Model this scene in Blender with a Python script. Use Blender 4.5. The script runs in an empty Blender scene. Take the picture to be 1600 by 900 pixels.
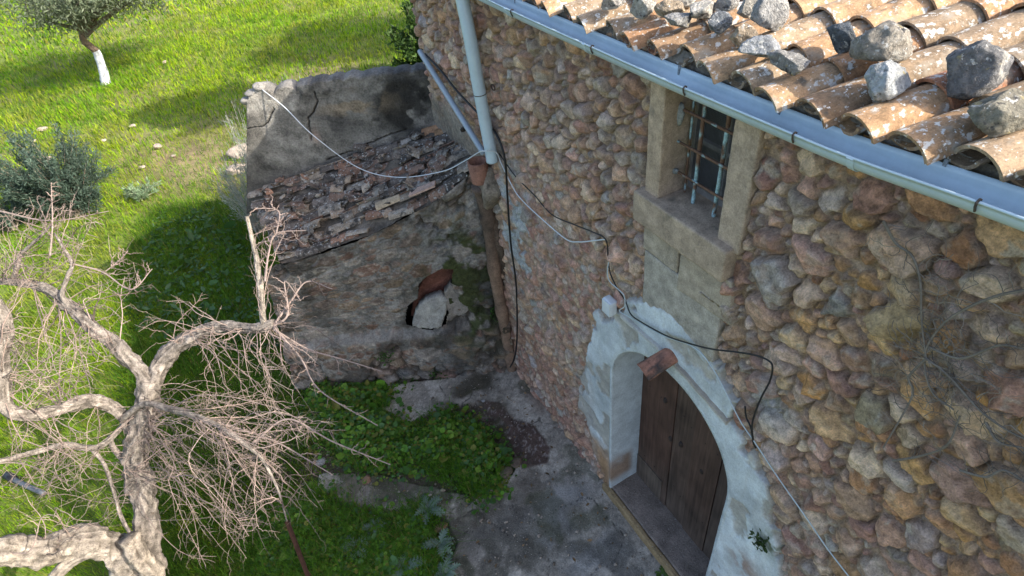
import bpy, math, random
import numpy as np

# ------------------------------------------------------------------ camera, sky, sun, exposure
SC = bpy.context.scene
COL = SC.collection
RW = np.array([[0.87015019, -0.38700731, 0.30506392],
               [-0.48181967, -0.53828291, 0.6914487],
               [-0.103385, -0.74865002, -0.65485471]])   # camera axes (right, down, forward) as columns
CAM = np.array([-1.85, 0.0, 5.35])
FPX = 918.45
from mathutils import Matrix, Vector
cd = bpy.data.cameras.new("camera")
cd.sensor_width = 36.0
cd.lens = FPX / 1600 * 36.0
cd.clip_start = 0.05
cd.clip_end = 500
cam = bpy.data.objects.new("camera", cd)
COL.objects.link(cam)
m = Matrix.Identity(4)
for i in range(3):
    m[i][0] = RW[i][0]; m[i][1] = -RW[i][1]; m[i][2] = -RW[i][2]; m[i][3] = CAM[i]
cam.matrix_world = m
SC.camera = cam

TO_SUN = np.array([1.0, -1.2, 1.05]); TO_SUN /= np.linalg.norm(TO_SUN)
w = bpy.data.worlds.new("World"); SC.world = w; w.use_nodes = True
nt = w.node_tree
sky = nt.nodes.new("ShaderNodeTexSky"); sky.sky_type = 'NISHITA'; sky.sun_disc = False
sky.sun_elevation = math.asin(TO_SUN[2]); sky.sun_rotation = math.atan2(TO_SUN[0], TO_SUN[1])
sky.dust_density = 3.0; sky.air_density = 0.9; sky.ozone_density = 1.0
bg = nt.nodes["Background"]; bg.inputs[1].default_value = 0.15
nt.links.new(sky.outputs[0], bg.inputs[0])
sd = bpy.data.lights.new("sun", 'SUN'); sd.energy = 3.0; sd.angle = math.radians(0.5); sd.color = (1.0, 0.93, 0.82)
so = bpy.data.objects.new("sun", sd); COL.objects.link(so)
so.rotation_euler = Vector(TO_SUN).to_track_quat('Z', 'Y').to_euler()
so.location = (6, -6, 10)
SC.view_settings.view_transform = 'Standard'
SC.view_settings.look = 'None'
SC.view_settings.exposure = 1.48
SC.view_settings.gamma = 1.0
SC.render.engine = 'CYCLES'
SC.cycles.use_denoising = True
SC.cycles.use_adaptive_sampling = False
SC.cycles.sample_clamp_indirect = 3.0
SC.cycles.max_bounces = 6
SC.cycles.transparent_max_bounces = 8

# ------------------------------------------------------------------ helpers
rng = np.random.default_rng(7)
random.seed(7)

def at(px, py, axis, val):
    """point of the world that the photo shows at (px, py), lying on the plane axis = val"""
    r = RW @ np.array([px - 800.0, py - 450.0, FPX])
    return CAM + (val - CAM[axis]) / r[axis] * r

def atplane(px, py, P0, n):
    r = RW @ np.array([px - 800.0, py - 450.0, FPX])
    return CAM + (n @ (np.array(P0) - CAM)) / (n @ r) * r

def tag(o, label=None, cat=None, group=None, kind=None):
    if label: o["label"] = label
    if cat: o["category"] = cat
    if group: o["group"] = group
    if kind: o["kind"] = kind
    return o

def empty(name, loc, label=None, cat=None, group=None):
    o = bpy.data.objects.new(name, None); COL.objects.link(o)
    o.location = [float(v) for v in loc]; o.empty_display_size = 0.1
    return tag(o, label, cat, group)

def mesh_obj(name, V, F, mat, parent=None, col=None, smooth=False, origin=None):
    """V (n,3) world coordinates, F list of faces or (m,k) array"""
    V = np.asarray(V, float)
    if parent is not None:
        org = np.array(parent_world(parent))
    else:
        org = np.array(origin if origin is not None else (V.min(0) * [.5, .5, 1] + V.max(0) * [.5, .5, 0]))
    L = V - org
    me = bpy.data.meshes.new(name)
    if isinstance(F, np.ndarray):
        k = F.shape[1]; n = len(F)
        me.vertices.add(len(L)); me.vertices.foreach_set("co", L.ravel().astype(np.float32))
        me.loops.add(n * k); me.loops.foreach_set("vertex_index", F.ravel().astype(np.int32))
        me.polygons.add(n)
        me.polygons.foreach_set("loop_start", np.arange(0, n * k, k, dtype=np.int32))
        me.polygons.foreach_set("loop_total", np.full(n, k, dtype=np.int32))
        me.update(calc_edges=True)
    else:
        me.from_pydata(L.tolist(), [], F)
        me.update()
    if smooth:
        me.polygons.foreach_set("use_smooth", np.ones(len(me.polygons), dtype=bool))
    if col is not None:
        a = me.color_attributes.new("Col", 'FLOAT_COLOR', 'POINT')
        c = np.ones((len(L), 4), np.float32); c[:, :3] = np.clip(np.asarray(col), 0, 1)
        a.data.foreach_set("color", c.ravel())
    me.materials.append(mat)
    o = bpy.data.objects.new(name, me); COL.objects.link(o)
    if parent is not None:
        o.parent = parent
    else:
        o.location = org
    return o

def parent_world(p):
    loc = np.zeros(3)
    while p is not None:
        loc = loc + np.array(p.location); p = p.parent
    return loc

class MB:
    def __init__(self): self.V = []; self.F = []; self.C = []; self.n = 0
    def add(self, V, F, c=None):
        V = np.asarray(V, float)
        self.V.append(V)
        for f in F: self.F.append([int(i) + self.n for i in f])
        if c is None: c = (0.5, 0.5, 0.5)
        c = np.asarray(c, float)
        self.C.append(np.tile(c, (len(V), 1)) if c.ndim == 1 else c)
        self.n += len(V)
    def build(self, name, mat, parent=None, smooth=False, origin=None):
        return mesh_obj(name, np.concatenate(self.V), self.F, mat, parent, np.concatenate(self.C), smooth, origin)

class Noise:
    def __init__(self, seed):
        r = np.random.default_rng(seed); self.t = r.random(4096).astype(np.float32); self.s = seed * 131
    def h(self, *ix):
        k = np.zeros(ix[0].shape, np.int64) + self.s
        for q, p in zip(ix, (73856093, 19349663, 83492791)): k ^= q.astype(np.int64) * p
        k = (k ^ (k >> 13)) * 1274126177
        k ^= (k >> 16)
        return self.t[k & 4095]
    def n2(self, x, y):
        x0 = np.floor(x); y0 = np.floor(y); fx = x - x0; fy = y - y0
        fx = fx * fx * (3 - 2 * fx); fy = fy * fy * (3 - 2 * fy)
        a = self.h(x0, y0); b = self.h(x0 + 1, y0); c = self.h(x0, y0 + 1); d = self.h(x0 + 1, y0 + 1)
        return (a + (b - a) * fx) * (1 - fy) + (c + (d - c) * fx) * fy
    def f2(self, x, y, oct=4):
        s = 0.; a = .5; tot = 0.
        for i in range(oct):
            s = s + a * self.n2(x + 17.3 * i, y - 9.1 * i); tot += a; a *= .5; x = x * 2.03; y = y * 2.03
        return s / tot            # 0..1
    def n3(self, x, y, z):
        z0 = np.floor(z); fz = z - z0; fz = fz * fz * (3 - 2 * fz)
        def sl(zz):
            x0 = np.floor(x); y0 = np.floor(y); fx = x - x0; fy = y - y0
            fx = fx * fx * (3 - 2 * fx); fy = fy * fy * (3 - 2 * fy)
            a = self.h(x0, y0, zz); b = self.h(x0 + 1, y0, zz); c = self.h(x0, y0 + 1, zz); d = self.h(x0 + 1, y0 + 1, zz)
            return (a + (b - a) * fx) * (1 - fy) + (c + (d - c) * fx) * fy
        return sl(z0) * (1 - fz) + sl(z0 + 1) * fz
    def f3(self, P, sc, oct=3):
        x, y, z = (P[:, i] * sc for i in range(3)); s = 0.; a = .5; tot = 0.
        for i in range(oct):
            s = s + a * self.n3(x + 7.7 * i, y + 3.1 * i, z - 5.3 * i); tot += a; a *= .5; x = x * 2; y = y * 2; z = z * 2
        return s / tot
NZ = Noise(11); NY = Noise(23); NX = Noise(37)

def sstep(a, b, x):
    t = np.clip((x - a) / (b - a), 0, 1); return t * t * (3 - 2 * t)

def catmull(pts, n=8):
    P = np.asarray(pts, float)
    if len(P) < 3:
        t = np.linspace(0, 1, n + 1)[:, None]; return P[0] * (1 - t) + P[-1] * t
    Q = np.vstack([2 * P[0] - P[1], P, 2 * P[-1] - P[-2]]); out = []
    for i in range(1, len(Q) - 2):
        for k in range(n):
            t = k / n; p0, p1, p2, p3 = Q[i - 1], Q[i], Q[i + 1], Q[i + 2]
            out.append(.5 * (2 * p1 + (p2 - p0) * t + (2 * p0 - 5 * p1 + 4 * p2 - p3) * t * t + (3 * p1 - p0 - 3 * p2 + p3) * t ** 3))
    out.append(P[-1]); return np.array(out)

def tube(mb, pts, rad, sides=6, c=(.5, .5, .5), cap=True, lump=0.0, lseed=0, bark=0.0):
    P = np.asarray(pts, float); n = len(P)
    R = np.full(n, rad) if np.isscalar(rad) else np.interp(np.linspace(0, 1, n), np.linspace(0, 1, len(rad)), rad)
    T = np.gradient(P, axis=0); T /= np.linalg.norm(T, axis=1)[:, None] + 1e-9
    up = np.array([0, 0, 1.]) if abs(T[0][2]) < .9 else np.array([1., 0, 0])
    N = np.cross(T[0], up); N /= np.linalg.norm(N)
    V = np.zeros((n, sides, 3)); ang = np.arange(sides) * 2 * np.pi / sides
    for i in range(n):
        N = N - T[i] * (N @ T[i]); N /= np.linalg.norm(N) + 1e-9; B = np.cross(T[i], N)
        V[i] = P[i] + R[i] * (np.cos(ang)[:, None] * N + np.sin(ang)[:, None] * B)
    if lump:
        D = V - P[:, None, :]
        f = NX.f3(V.reshape(-1, 3) + lseed, 9.0, 3).reshape(n, sides, 1)
        V = P[:, None, :] + D * (1 + lump * (f * 2 - 1) * 2)
    if bark:
        D = V - P[:, None, :]; Ls = np.concatenate([[0], np.cumsum(np.linalg.norm(np.diff(P, axis=0), axis=1))])
        A_ = np.tile(ang, (n, 1)) + .5 * np.sin(Ls * 3 + lseed)[:, None]; LL = np.tile(Ls[:, None], (1, sides)); kx = 2.4
        q = np.stack([np.cos(A_) * kx + lseed, np.sin(A_) * kx, LL * 3.2], -1).reshape(-1, 3); q2 = np.stack([np.cos(A_) * 5.5, np.sin(A_) * 5.5 + lseed, LL * 13], -1).reshape(-1, 3)
        rd = np.abs(NX.f3(q, 1.0, 3) - .5) * 2; rd2 = np.abs(NY.f3(q2, 1.0, 3) - .5) * 2; g_ = (sstep(0, .22, rd) * .65 + sstep(0, .3, rd2) * .35 - .8).reshape(n, sides, 1)
        V = P[:, None, :] + D * (1 + bark * g_); c = np.asarray(c)[None] * np.clip(1.12 + .85 * g_.reshape(-1, 1), .22, 1.2)
    V = V.reshape(-1, 3); F = []
    for i in range(n - 1):
        for j in range(sides):
            k = (j + 1) % sides; F.append((i * sides + j, i * sides + k, (i + 1) * sides + k, (i + 1) * sides + j))
    if cap:
        F.append(tuple(range(sides))[::-1]); F.append(tuple(range((n - 1) * sides, n * sides)))
    mb.add(V, F, c)

def box_vf(a, b):
    x0, y0, z0 = a; x1, y1, z1 = b
    V = [(x0, y0, z0), (x1, y0, z0), (x1, y1, z0), (x0, y1, z0), (x0, y0, z1), (x1, y0, z1), (x1, y1, z1), (x0, y1, z1)]
    return V, [(0, 3, 2, 1), (4, 5, 6, 7), (0, 1, 5, 4), (1, 2, 6, 5), (2, 3, 7, 6), (3, 0, 4, 7)]

def grid_block(n=8):
    """cube surface -1..1 subdivided, shared verts"""
    idx = {}; V = []; F = []
    def g(p):
        k = tuple(np.round(p, 5))
        if k not in idx: idx[k] = len(V); V.append(p)
        return idx[k]
    t = np.linspace(-1, 1, n + 1)
    for ax in range(3):
        for s in (-1, 1):
            for i in range(n):
                for j in range(n):
                    q = []
                    for (a, b) in ((i, j), (i + 1, j), (i + 1, j + 1), (i, j + 1)):
                        p = [0, 0, 0]; p[ax] = s; p[(ax + 1) % 3] = t[a]; p[(ax + 2) % 3] = t[b]; q.append(g(p))
                    F.append(tuple(q) if s > 0 else tuple(q[::-1]))
    return np.array(V, float), F

def rough_block(mb, a, b, c, seed=0, amp=.006, rnd=.012, n=10, skew=None):
    V, F = grid_block(n); a = np.array(a, float); b = np.array(b, float); h = (b - a) / 2; ce = (a + b) / 2
    sp = []
    for q in range(3):
        av = np.abs(V[:, q]); k_ = 1 - 2.0 / n; rr_ = min(rnd, h[q] * .5); sp.append(np.sign(V[:, q]) * np.where(av <= k_ + 1e-6, av / k_ * (h[q] - rr_), h[q] - rr_ + (av - k_) / (1 - k_) * rr_))
    P = np.stack(sp, 1)
    inner = np.maximum(h - rnd, h * .5); Q = np.clip(P, -inner, inner); D = P - Q; L = np.linalg.norm(D, axis=1)
    ok = L > 1e-9; D[ok] = D[ok] / L[ok][:, None] * np.minimum(L[ok], rnd)[:, None]
    P = Q + D + ce
    if skew: P = skew(P)
    N = V / np.linalg.norm(V, axis=1)[:, None]
    f = NX.f3(P + seed * 3.7, 14, 4) - .5; f2 = NY.f3(P + seed, 50, 2) - .5
    P = P + N * (f * amp * 2.4 + f2 * amp)[:, None]
    cc = np.array(c)[None, :] * (1 + .55 * (NZ.f3(P + seed, 9, 4) - .5))[:, None]
    mb.add(P, F, cc)

def ico(sub):
    import bmesh
    bm = bmesh.new(); bmesh.ops.create_icosphere(bm, subdivisions=sub, radius=1)
    V = np.array([v.co[:] for v in bm.verts]); F = [tuple(v.index for v in f.verts) for f in bm.faces]; bm.free(); return V, F
ICO5 = ico(5); ICO1 = ico(1); ICO4 = ico(4); ICO3 = ico(3); ICO2 = ico(2)

def rock(seed, size, base=ICO4, cuts=9, rough=.05, spread=(.62, .95)):
    """an angular boulder: a ball cut by random planes, then roughened"""
    r = np.random.default_rng(seed); V, F = base; P = V.copy()
    rad = np.full(len(V), 1.1)
    N = r.normal(size=(cuts, 3)); N /= np.linalg.norm(N, axis=1)[:, None]
    D = r.uniform(*spread, size=cuts)
    for n_, d in zip(N, D):
        c_ = V @ n_; k = c_ > .05; q = np.full(len(V), 9.); q[k] = d / c_[k]
        rad = -np.log(np.exp(-55 * rad) + np.exp(-55 * np.minimum(q, 3))) / 55
    P = V * rad[:, None]
    P *= (1 + rough * 3 * (NX.f3(P + seed * 5.1, 2.0, 5) - .5) + rough * 1.6 * (NY.f3(P + seed, 6, 4) - .5))[:, None]
    return P * np.array(size) / 2, F

# ------------------------------------------------------------------ materials
def vmat(name, rough=.9, var=.35, scale=8, fine=60, bump=.3, bdist=.004, spec=.25, spots=None, metal=0.0, trans=0.0, mult=1.0):
    """base colour = the object's own colour attribute, varied by noise; bump from the same noises"""
    mt = bpy.data.materials.new(name); mt.use_nodes = True; n = mt.node_tree.nodes; l = mt.node_tree.links
    b = n["Principled BSDF"]
    at_ = n.new("ShaderNodeAttribute"); at_.attribute_name = "Col"
    tc = n.new("ShaderNodeTexCoord")
    n1 = n.new("ShaderNodeTexNoise"); n1.inputs["Scale"].default_value = scale; n1.inputs["Detail"].default_value = 5; n1.inputs["Roughness"].default_value = .65
    n2 = n.new("ShaderNodeTexNoise"); n2.inputs["Scale"].default_value = fine; n2.inputs["Detail"].default_value = 6; n2.inputs["Roughness"].default_value = .7
    l.new(tc.outputs["Object"], n1.inputs["Vector"]); l.new(tc.outputs["Object"], n2.inputs["Vector"])
    add = n.new("ShaderNodeMath"); add.operation = 'ADD'; l.new(n1.outputs[0], add.inputs[0]); l.new(n2.outputs[0], add.inputs[1])
    mr = n.new("ShaderNodeMapRange"); mr.inputs[1].default_value = .76; mr.inputs[2].default_value = 1.24
    mr.inputs[3].default_value = (1 - var) * mult; mr.inputs[4].default_value = (1 + var) * mult; l.new(add.outputs[0], mr.inputs[0])
    mx = n.new("ShaderNodeVectorMath"); mx.operation = 'SCALE'; l.new(at_.outputs["Color"], mx.inputs[0]); l.new(mr.outputs[0], mx.inputs["Scale"])
    out = mx.outputs[0]
    for sp in (spots or []):
        sc_, thr, colr, soft = sp
        ns = n.new("ShaderNodeTexNoise"); ns.inputs["Scale"].default_value = sc_; ns.inputs["Detail"].default_value = 4; ns.inputs["Roughness"].default_value = .6
        mp = n.new("ShaderNodeVectorMath"); mp.operation = 'ADD'; mp.inputs[1].default_value = (sc_ * .37, 3.1, -sc_ * .11)
        l.new(tc.outputs["Object"], mp.inputs[0]); l.new(mp.outputs[0], ns.inputs["Vector"])
        r_ = n.new("ShaderNodeMapRange"); r_.inputs[1].default_value = thr; r_.inputs[2].default_value = thr + soft; l.new(ns.outputs[0], r_.inputs[0])
        mm = n.new("ShaderNodeMix"); mm.data_type = 'RGBA'; mm.inputs["B"].default_value = (*colr, 1)
        l.new(r_.outputs[0], mm.inputs["Factor"]); l.new(out, mm.inputs["A"]); out = mm.outputs["Result"]
    l.new(out, b.inputs["Base Color"])
    b.inputs["Roughness"].default_value = rough; b.inputs["Specular IOR Level"].default_value = spec; b.inputs["Metallic"].default_value = metal
    if bump:
        bp = n.new("ShaderNodeBump"); bp.inputs["Strength"].default_value = bump; bp.inputs["Distance"].default_value = bdist
        l.new(add.outputs[0], bp.inputs["Height"]); l.new(bp.outputs[0], b.inputs["Normal"])
    if trans:
        tr = n.new("ShaderNodeBsdfTranslucent"); l.new(out, tr.inputs["Color"])
        ms = n.new("ShaderNodeMixShader"); ms.inputs[0].default_value = trans
        l.new(b.outputs[0], ms.inputs[1]); l.new(tr.outputs[0], ms.inputs[2]); l.new(ms.outputs[0], n["Material Output"].inputs[0])
    return mt

M_STONE = vmat("rubble_stone", var=.45, scale=26, fine=120, bump=.9, bdist=.014)
M_PLAST = vmat("lime_plaster", var=.24, scale=9, fine=80, bump=.7, bdist=.008)
M_SHED = vmat("weathered_plaster", mult=.82, var=.5, scale=7, fine=55, bump=.8, bdist=.02, spots=[(5, .62, (.045, .042, .037), .12)])
M_ASHLAR = vmat("sandstone", var=.36, scale=16, fine=120, bump=.7, bdist=.008, spots=[(8, .60, (.17, .145, .11), .15)])
M_TILE = vmat("clay_tile", var=.4, scale=22, fine=140, bump=.5, bdist=.003,
              spots=[(9, .56, (.33, .29, .23), .14), (16, .55, (.15, .11, .07), .12), (30, .575, (.56, .54, .49), .06), (58, .63, (.74, .72, .67), .05), (16, .64, (.60, .58, .53), .05), (11, .64, (.09, .08, .065), .1)])
M_OLDTILE = vmat("mossy_tile", var=.5, scale=16, fine=90, bump=.6, bdist=.004,
                 spots=[(11, .52, (.05, .045, .04), .1), (26, .58, (.33, .32, .29), .06), (48, .62, (.42, .41, .38), .05), (7, .62, (.22, .205, .17), .06)])
M_ROCK = vmat("lichen_rock", var=.45, scale=18, fine=80, bump=1.0, bdist=.03,
              spots=[(24, .60, (.08, .08, .08), .08), (11, .56, (.60, .58, .52), .08), (38, .60, (.72, .71, .67), .05), (20, .64, (.42, .36, .2), .06)])
M_FIELDROCK = vmat("pale_rock", var=.35, scale=16, fine=70, bump=.9, bdist=.02)
M_GUTTER = vmat("grey_pvc", rough=.28, var=.07, scale=4, fine=30, bump=.05, bdist=.002, spec=.5)
M_WOOD = vmat("old_wood", rough=.75, var=.3, scale=6, fine=30, bump=.3)
M_IRON = vmat("rusty_iron", rough=.8, var=.4, scale=30, fine=120, bump=.4, bdist=.002)
M_CLAY = vmat("old_terracotta", var=.4, scale=10, fine=60, bump=.5, bdist=.005)
M_BARK = vmat("grey_bark", var=.5, scale=22, fine=90, bump=.9, bdist=.012, spots=[(18, .62, (.10, .075, .055), .1)])
M_TWIG = vmat("twig_bark", var=.25, scale=30, fine=100, bump=0)
M_LEAF = vmat("leaf", rough=.55, var=.2, scale=3, fine=20, bump=0, spec=.3, trans=.35)
M_GRASS = vmat("grass_blade", rough=.7, var=.25, scale=.9, fine=5, bump=0, spec=.06, trans=.4)
M_GROUND = vmat("earth", rough=.95, var=.4, scale=1.5, fine=18, bump=.6, bdist=.03)
M_YARD = vmat("worn_concrete", rough=.9, var=.4, scale=7, fine=70, bump=.9, bdist=.012, spots=[(40, .66, (.09, .08, .065), .05), (70, .66, (.55, .5, .43), .04)])
M_CABLE = vmat("cable_sheath", rough=.5, var=.1, scale=10, fine=50, bump=0, spec=.4)
M_DARK = vmat("dark_interior", rough=1, var=.2, bump=0)

def wood_mat():
    mt = bpy.data.materials.new("door_planks"); mt.use_nodes = True; n = mt.node_tree.nodes; l = mt.node_tree.links; b = n["Principled BSDF"]
    at_ = n.new("ShaderNodeAttribute"); at_.attribute_name = "Col"
    tc = n.new("ShaderNodeTexCoord"); mp = n.new("ShaderNodeMapping"); mp.inputs["Scale"].default_value = (30, 30, 1.6)
    l.new(tc.outputs["Object"], mp.inputs[0])
    n1 = n.new("ShaderNodeTexNoise"); n1.inputs["Scale"].default_value = 1.6; n1.inputs["Detail"].default_value = 6; n1.inputs["Distortion"].default_value = .6
    l.new(mp.outputs[0], n1.inputs["Vector"])
    n2 = n.new("ShaderNodeTexNoise"); n2.inputs["Scale"].default_value = 3.5; n2.inputs["Detail"].default_value = 4; l.new(tc.outputs["Object"], n2.inputs["Vector"])
    mul = n.new("ShaderNodeMath"); mul.operation = 'ADD'; l.new(n1.outputs[0], mul.inputs[0]); l.new(n2.outputs[0], mul.inputs[1])
    mr = n.new("ShaderNodeMapRange"); mr.inputs[1].default_value = .6; mr.inputs[2].default_value = 1.4; mr.inputs[3].default_value = .35; mr.inputs[4].default_value = 1.65
    l.new(mul.outputs[0], mr.inputs[0])
    mx = n.new("ShaderNodeVectorMath"); mx.operation = 'SCALE'; l.new(at_.outputs["Color"], mx.inputs[0]); l.new(mr.outputs[0], mx.inputs["Scale"])
    l.new(mx.outputs[0], b.inputs["Base Color"]); b.inputs["Roughness"].default_value = .7; b.inputs["Specular IOR Level"].default_value = .25
    bp = n.new("ShaderNodeBump"); bp.inputs["Strength"].default_value = .5; bp.inputs["Distance"].default_value = .004
    l.new(n1.outputs[0], bp.inputs["Height"]); l.new(bp.outputs[0], b.inputs["Normal"]); return mt
M_DOOR = wood_mat()

# ------------------------------------------------------------------ rubble masonry as relief
def scatter_stones(u0, u1, v0, v1, radii, tries, sizef, seed, pack=.86):
    r = np.random.default_rng(seed); P = np.zeros((0, 2)); Rr = np.zeros(0)
    for rad, nt_ in zip(radii, tries):
        cu = r.uniform(u0, u1, nt_); cv = r.uniform(v0, v1, nt_); keep = r.random(nt_) < sizef(cu, cv, rad)
        for a, b in zip(cu[keep], cv[keep]):
            rr = rad * r.uniform(.85, 1.15)
            if len(P):
                d = np.hypot((P[:, 0] - a) * .85, (P[:, 1] - b) * 1.15)
                if (d < pack * (Rr + rr)).any(): continue
            P = np.vstack([P, (a, b)]); Rr = np.append(Rr, rr)
    return P, Rr

def rubble(u, v, P, Rr, colf, seed, mort_h, mort_c, prot=(.3, .55), maxp=.06, joint=.010, bevel=.024, reach=1.22):
    """relief and colour of a rubble wall on the grid u x v (1-D arrays): every stone is an irregular polygon that ends in a joint"""
    r = np.random.default_rng(seed); sh = (len(u), len(v)); U1 = np.full(sh, 9.0); U2 = np.full(sh, 9.0); ID = np.full(sh, -1); info = []
    big = Rr.max()
    UU, VV = np.meshgrid(u, v, indexing='ij')
    DU = .016 * (NX.f2(UU * 17, VV * 17, 4) - .5) * 2 + .018 * (NY.f2(UU * 6 + 9, VV * 6, 2) - .5) * 2; DV = .016 * (NZ.f2(UU * 17, VV * 17 + 5, 4) - .5) * 2 + .018 * (NX.f2(UU * 6, VV * 6 + 7, 2) - .5) * 2
    for k in range(len(P)):
        cu, cv = P[k]; rr = Rr[k]; asp = r.uniform(1.0, 1.75); th = r.normal(0, .35); K = r.integers(5, 9)
        ph = np.arange(K) * 2 * np.pi / K + r.uniform(-.4, .4, K); ea, eb = rr * asp ** .5, rr / asp ** .5
        rho = ea * eb / np.hypot(eb * np.cos(ph), ea * np.sin(ph)) * r.uniform(.8, 1.12, K); ext = ea * 1.7
        i0, i1 = np.searchsorted(u, [cu - ext, cu + ext]); j0, j1 = np.searchsorted(v, [cv - ext, cv + ext]); info.append((i0, i1, j0, j1, th, ph, rho))
        if i1 - i0 < 2 or j1 - j0 < 2: continue
        ws = min(1.0, rr / .06)
        a0 = UU[i0:i1, j0:j1] + DU[i0:i1, j0:j1] * ws - cu; b0 = VV[i0:i1, j0:j1] + DV[i0:i1, j0:j1] * ws - cv
        a = a0 * np.cos(th) + b0 * np.sin(th); b = -a0 * np.sin(th) + b0 * np.cos(th)
        acc = 0.0
        for p_, q_ in zip(ph, rho): acc = acc + np.exp(14 * np.minimum((a * np.cos(p_) + b * np.sin(p_)) / q_, 3))
        g = np.log(acc) / 14
        d = (g - 1) * rr                                     # metres outside (+) or inside (-) the stone's own outline
        s1 = U1[i0:i1, j0:j1]; s2 = U2[i0:i1, j0:j1]; si = ID[i0:i1, j0:j1]
        new = d < s1; s2[:] = np.where(new, s1, np.minimum(s2, d)); s1[new] = d[new]; si[new] = k
    edge = np.minimum((U2 - U1) * .5, (reach - 1) * .05 - U1)
    edge = np.where(ID < 0, -1, edge)
    wob = (NY.f2(UU * 60, VV * 60, 3) - .5) * .006
    e = edge - joint * .5 + wob
    H = mort_h.copy(); C = mort_c.copy()
    for k in range(len(P)):
        i0, i1, j0, j1, th, ph, rho = info[k]
        if i1 - i0 < 2 or j1 - j0 < 2: continue
        own = (ID[i0:i1, j0:j1] == k) & (e[i0:i1, j0:j1] > -.004)
        if not own.any(): continue
        cu, cv = P[k]; rr = Rr[k]; a = UU[i0:i1, j0:j1] - cu; b = VV[i0:i1, j0:j1] - cv; ee = e[i0:i1, j0:j1]; s_ = r.uniform(0, 90)
        bv = min(bevel * r.uniform(.5, 1.3), rr * .55); t = np.clip(ee / bv, 0, 1); prof = np.sqrt(np.clip(1 - (1 - t) ** 2.2, 0, 1))
        top = min(maxp, rr * r.uniform(*prot)) ; base = r.uniform(-.004, .016)
        face = top + base + a * r.normal(0, .20) + b * r.normal(0, .20)
        for _ in range(r.integers(1, 4)):
            face = np.minimum(face, top * r.uniform(1.0, 1.4) + base + a * r.normal(0, .5) + b * r.normal(0, .5))
        face = np.maximum(face, top * .35)
        rgh = .007 * (NZ.f2(a * 26 + s_, b * 34 + s_, 4) - .5) * 2 + .004 * (NX.f2(a * 80 + s_, b * 80, 3) - .5) * 2
        m0 = mort_h[i0:i1, j0:j1] - .006
        h = m0 + (np.maximum(face, m0 + .012) - m0) * prof + rgh * prof
        w_ = own & (h > H[i0:i1, j0:j1] - .004)
        H[i0:i1, j0:j1][w_] = h[w_]
        c = np.array(colf(cu, cv, r)); vein = NZ.f2(a * 20 + s_, b * 30 + s_, 5); fine = NX.f2(a * 75 + s_, b * 75 + s_, 3)
        cc = c[None, None, :] * (.35 + .85 * vein + .45 * fine)[..., None]
        pale = (sstep(.54, .66, NX.f2(a * 24 + s_ * 2, b * 24, 4)) * r.uniform(0, .7))[..., None]; cc = cc * (1 - pale) + np.array([.48, .42, .34]) * pale
        rust = (sstep(.58, .7, NY.f2(a * 16 + s_ * 3, b * 16, 4)) * r.uniform(0, .6))[..., None]; cc = cc * (1 - rust) + np.array([.30, .17, .10]) * rust
        rim = sstep(.012, 0, ee)[..., None] * .55; cc = cc * (1 - rim) + mort_c[i0:i1, j0:j1] * rim
        C[i0:i1, j0:j1][w_] = cc[w_]
    return H, C

def grid_faces(nu, nv):
    i, j = np.meshgrid(np.arange(nu - 1), np.arange(nv - 1), indexing='ij'); a = (i * nv + j).ravel()
    return np.stack([a, a + nv, a + nv + 1, a + 1], 1)

# ------------------------------------------------------------------ the stone house
house = empty("stone_house", (0, 2.5, 0), "old rubble stone farmhouse with tiled roof, grey gutter and arched wooden door", "house")
Y_FAR = 5.52

def arch_sd(y, z):
    """signed distance to the door opening, negative inside"""
    cy, r_, zs = 1.81, .605, 1.78
    dx = np.abs(y - cy)
    return np.where(z > zs, np.hypot(dx, z - zs) - r_, dx - r_)

def poly_sd(Px, Py, poly):
    poly = np.asarray(poly, float); d = np.full(Px.shape, 9e9); ins = np.zeros(Px.shape, bool); n = len(poly)
    for i in range(n):
        a = poly[i]; b_ = poly[(i + 1) % n]; e = b_ - a; wx = Px - a[0]; wy = Py - a[1]
        t_ = np.clip((wx * e[0] + wy * e[1]) / (e @ e), 0, 1); d = np.minimum(d, (wx - e[0] * t_) ** 2 + (wy - e[1] * t_) ** 2)
        c1 = (a[1] <= Py) & (b_[1] > Py) & (e[0] * wy > e[1] * wx); c2 = (a[1] > Py) & (b_[1] <= Py) & (e[0] * wy < e[1] * wx)
        ins ^= (c1 | c2)
    return np.where(ins, np.sqrt(d), -np.sqrt(d))
door_sur = [(2.42, -.25), (2.57, .05), (2.78, .45), (2.95, .80), (2.93, 1.2), (2.80, 1.6), (2.75, 1.94), (2.66, 2.26), (2.34, 2.54), (2.29, 2.69), (1.97, 2.89), (1.77, 2.88), (1.58, 2.82),
            (1.37, 2.75), (1.29, 2.72), (1.30, 2.58), (1.30, 2.47), (1.18, 2.41), (1.05, 2.36), (.93, 2.12), (.80, 1.8), (.72, 1.5), (.68, 1.1), (.66, .5), (.66, -.25)]

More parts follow.
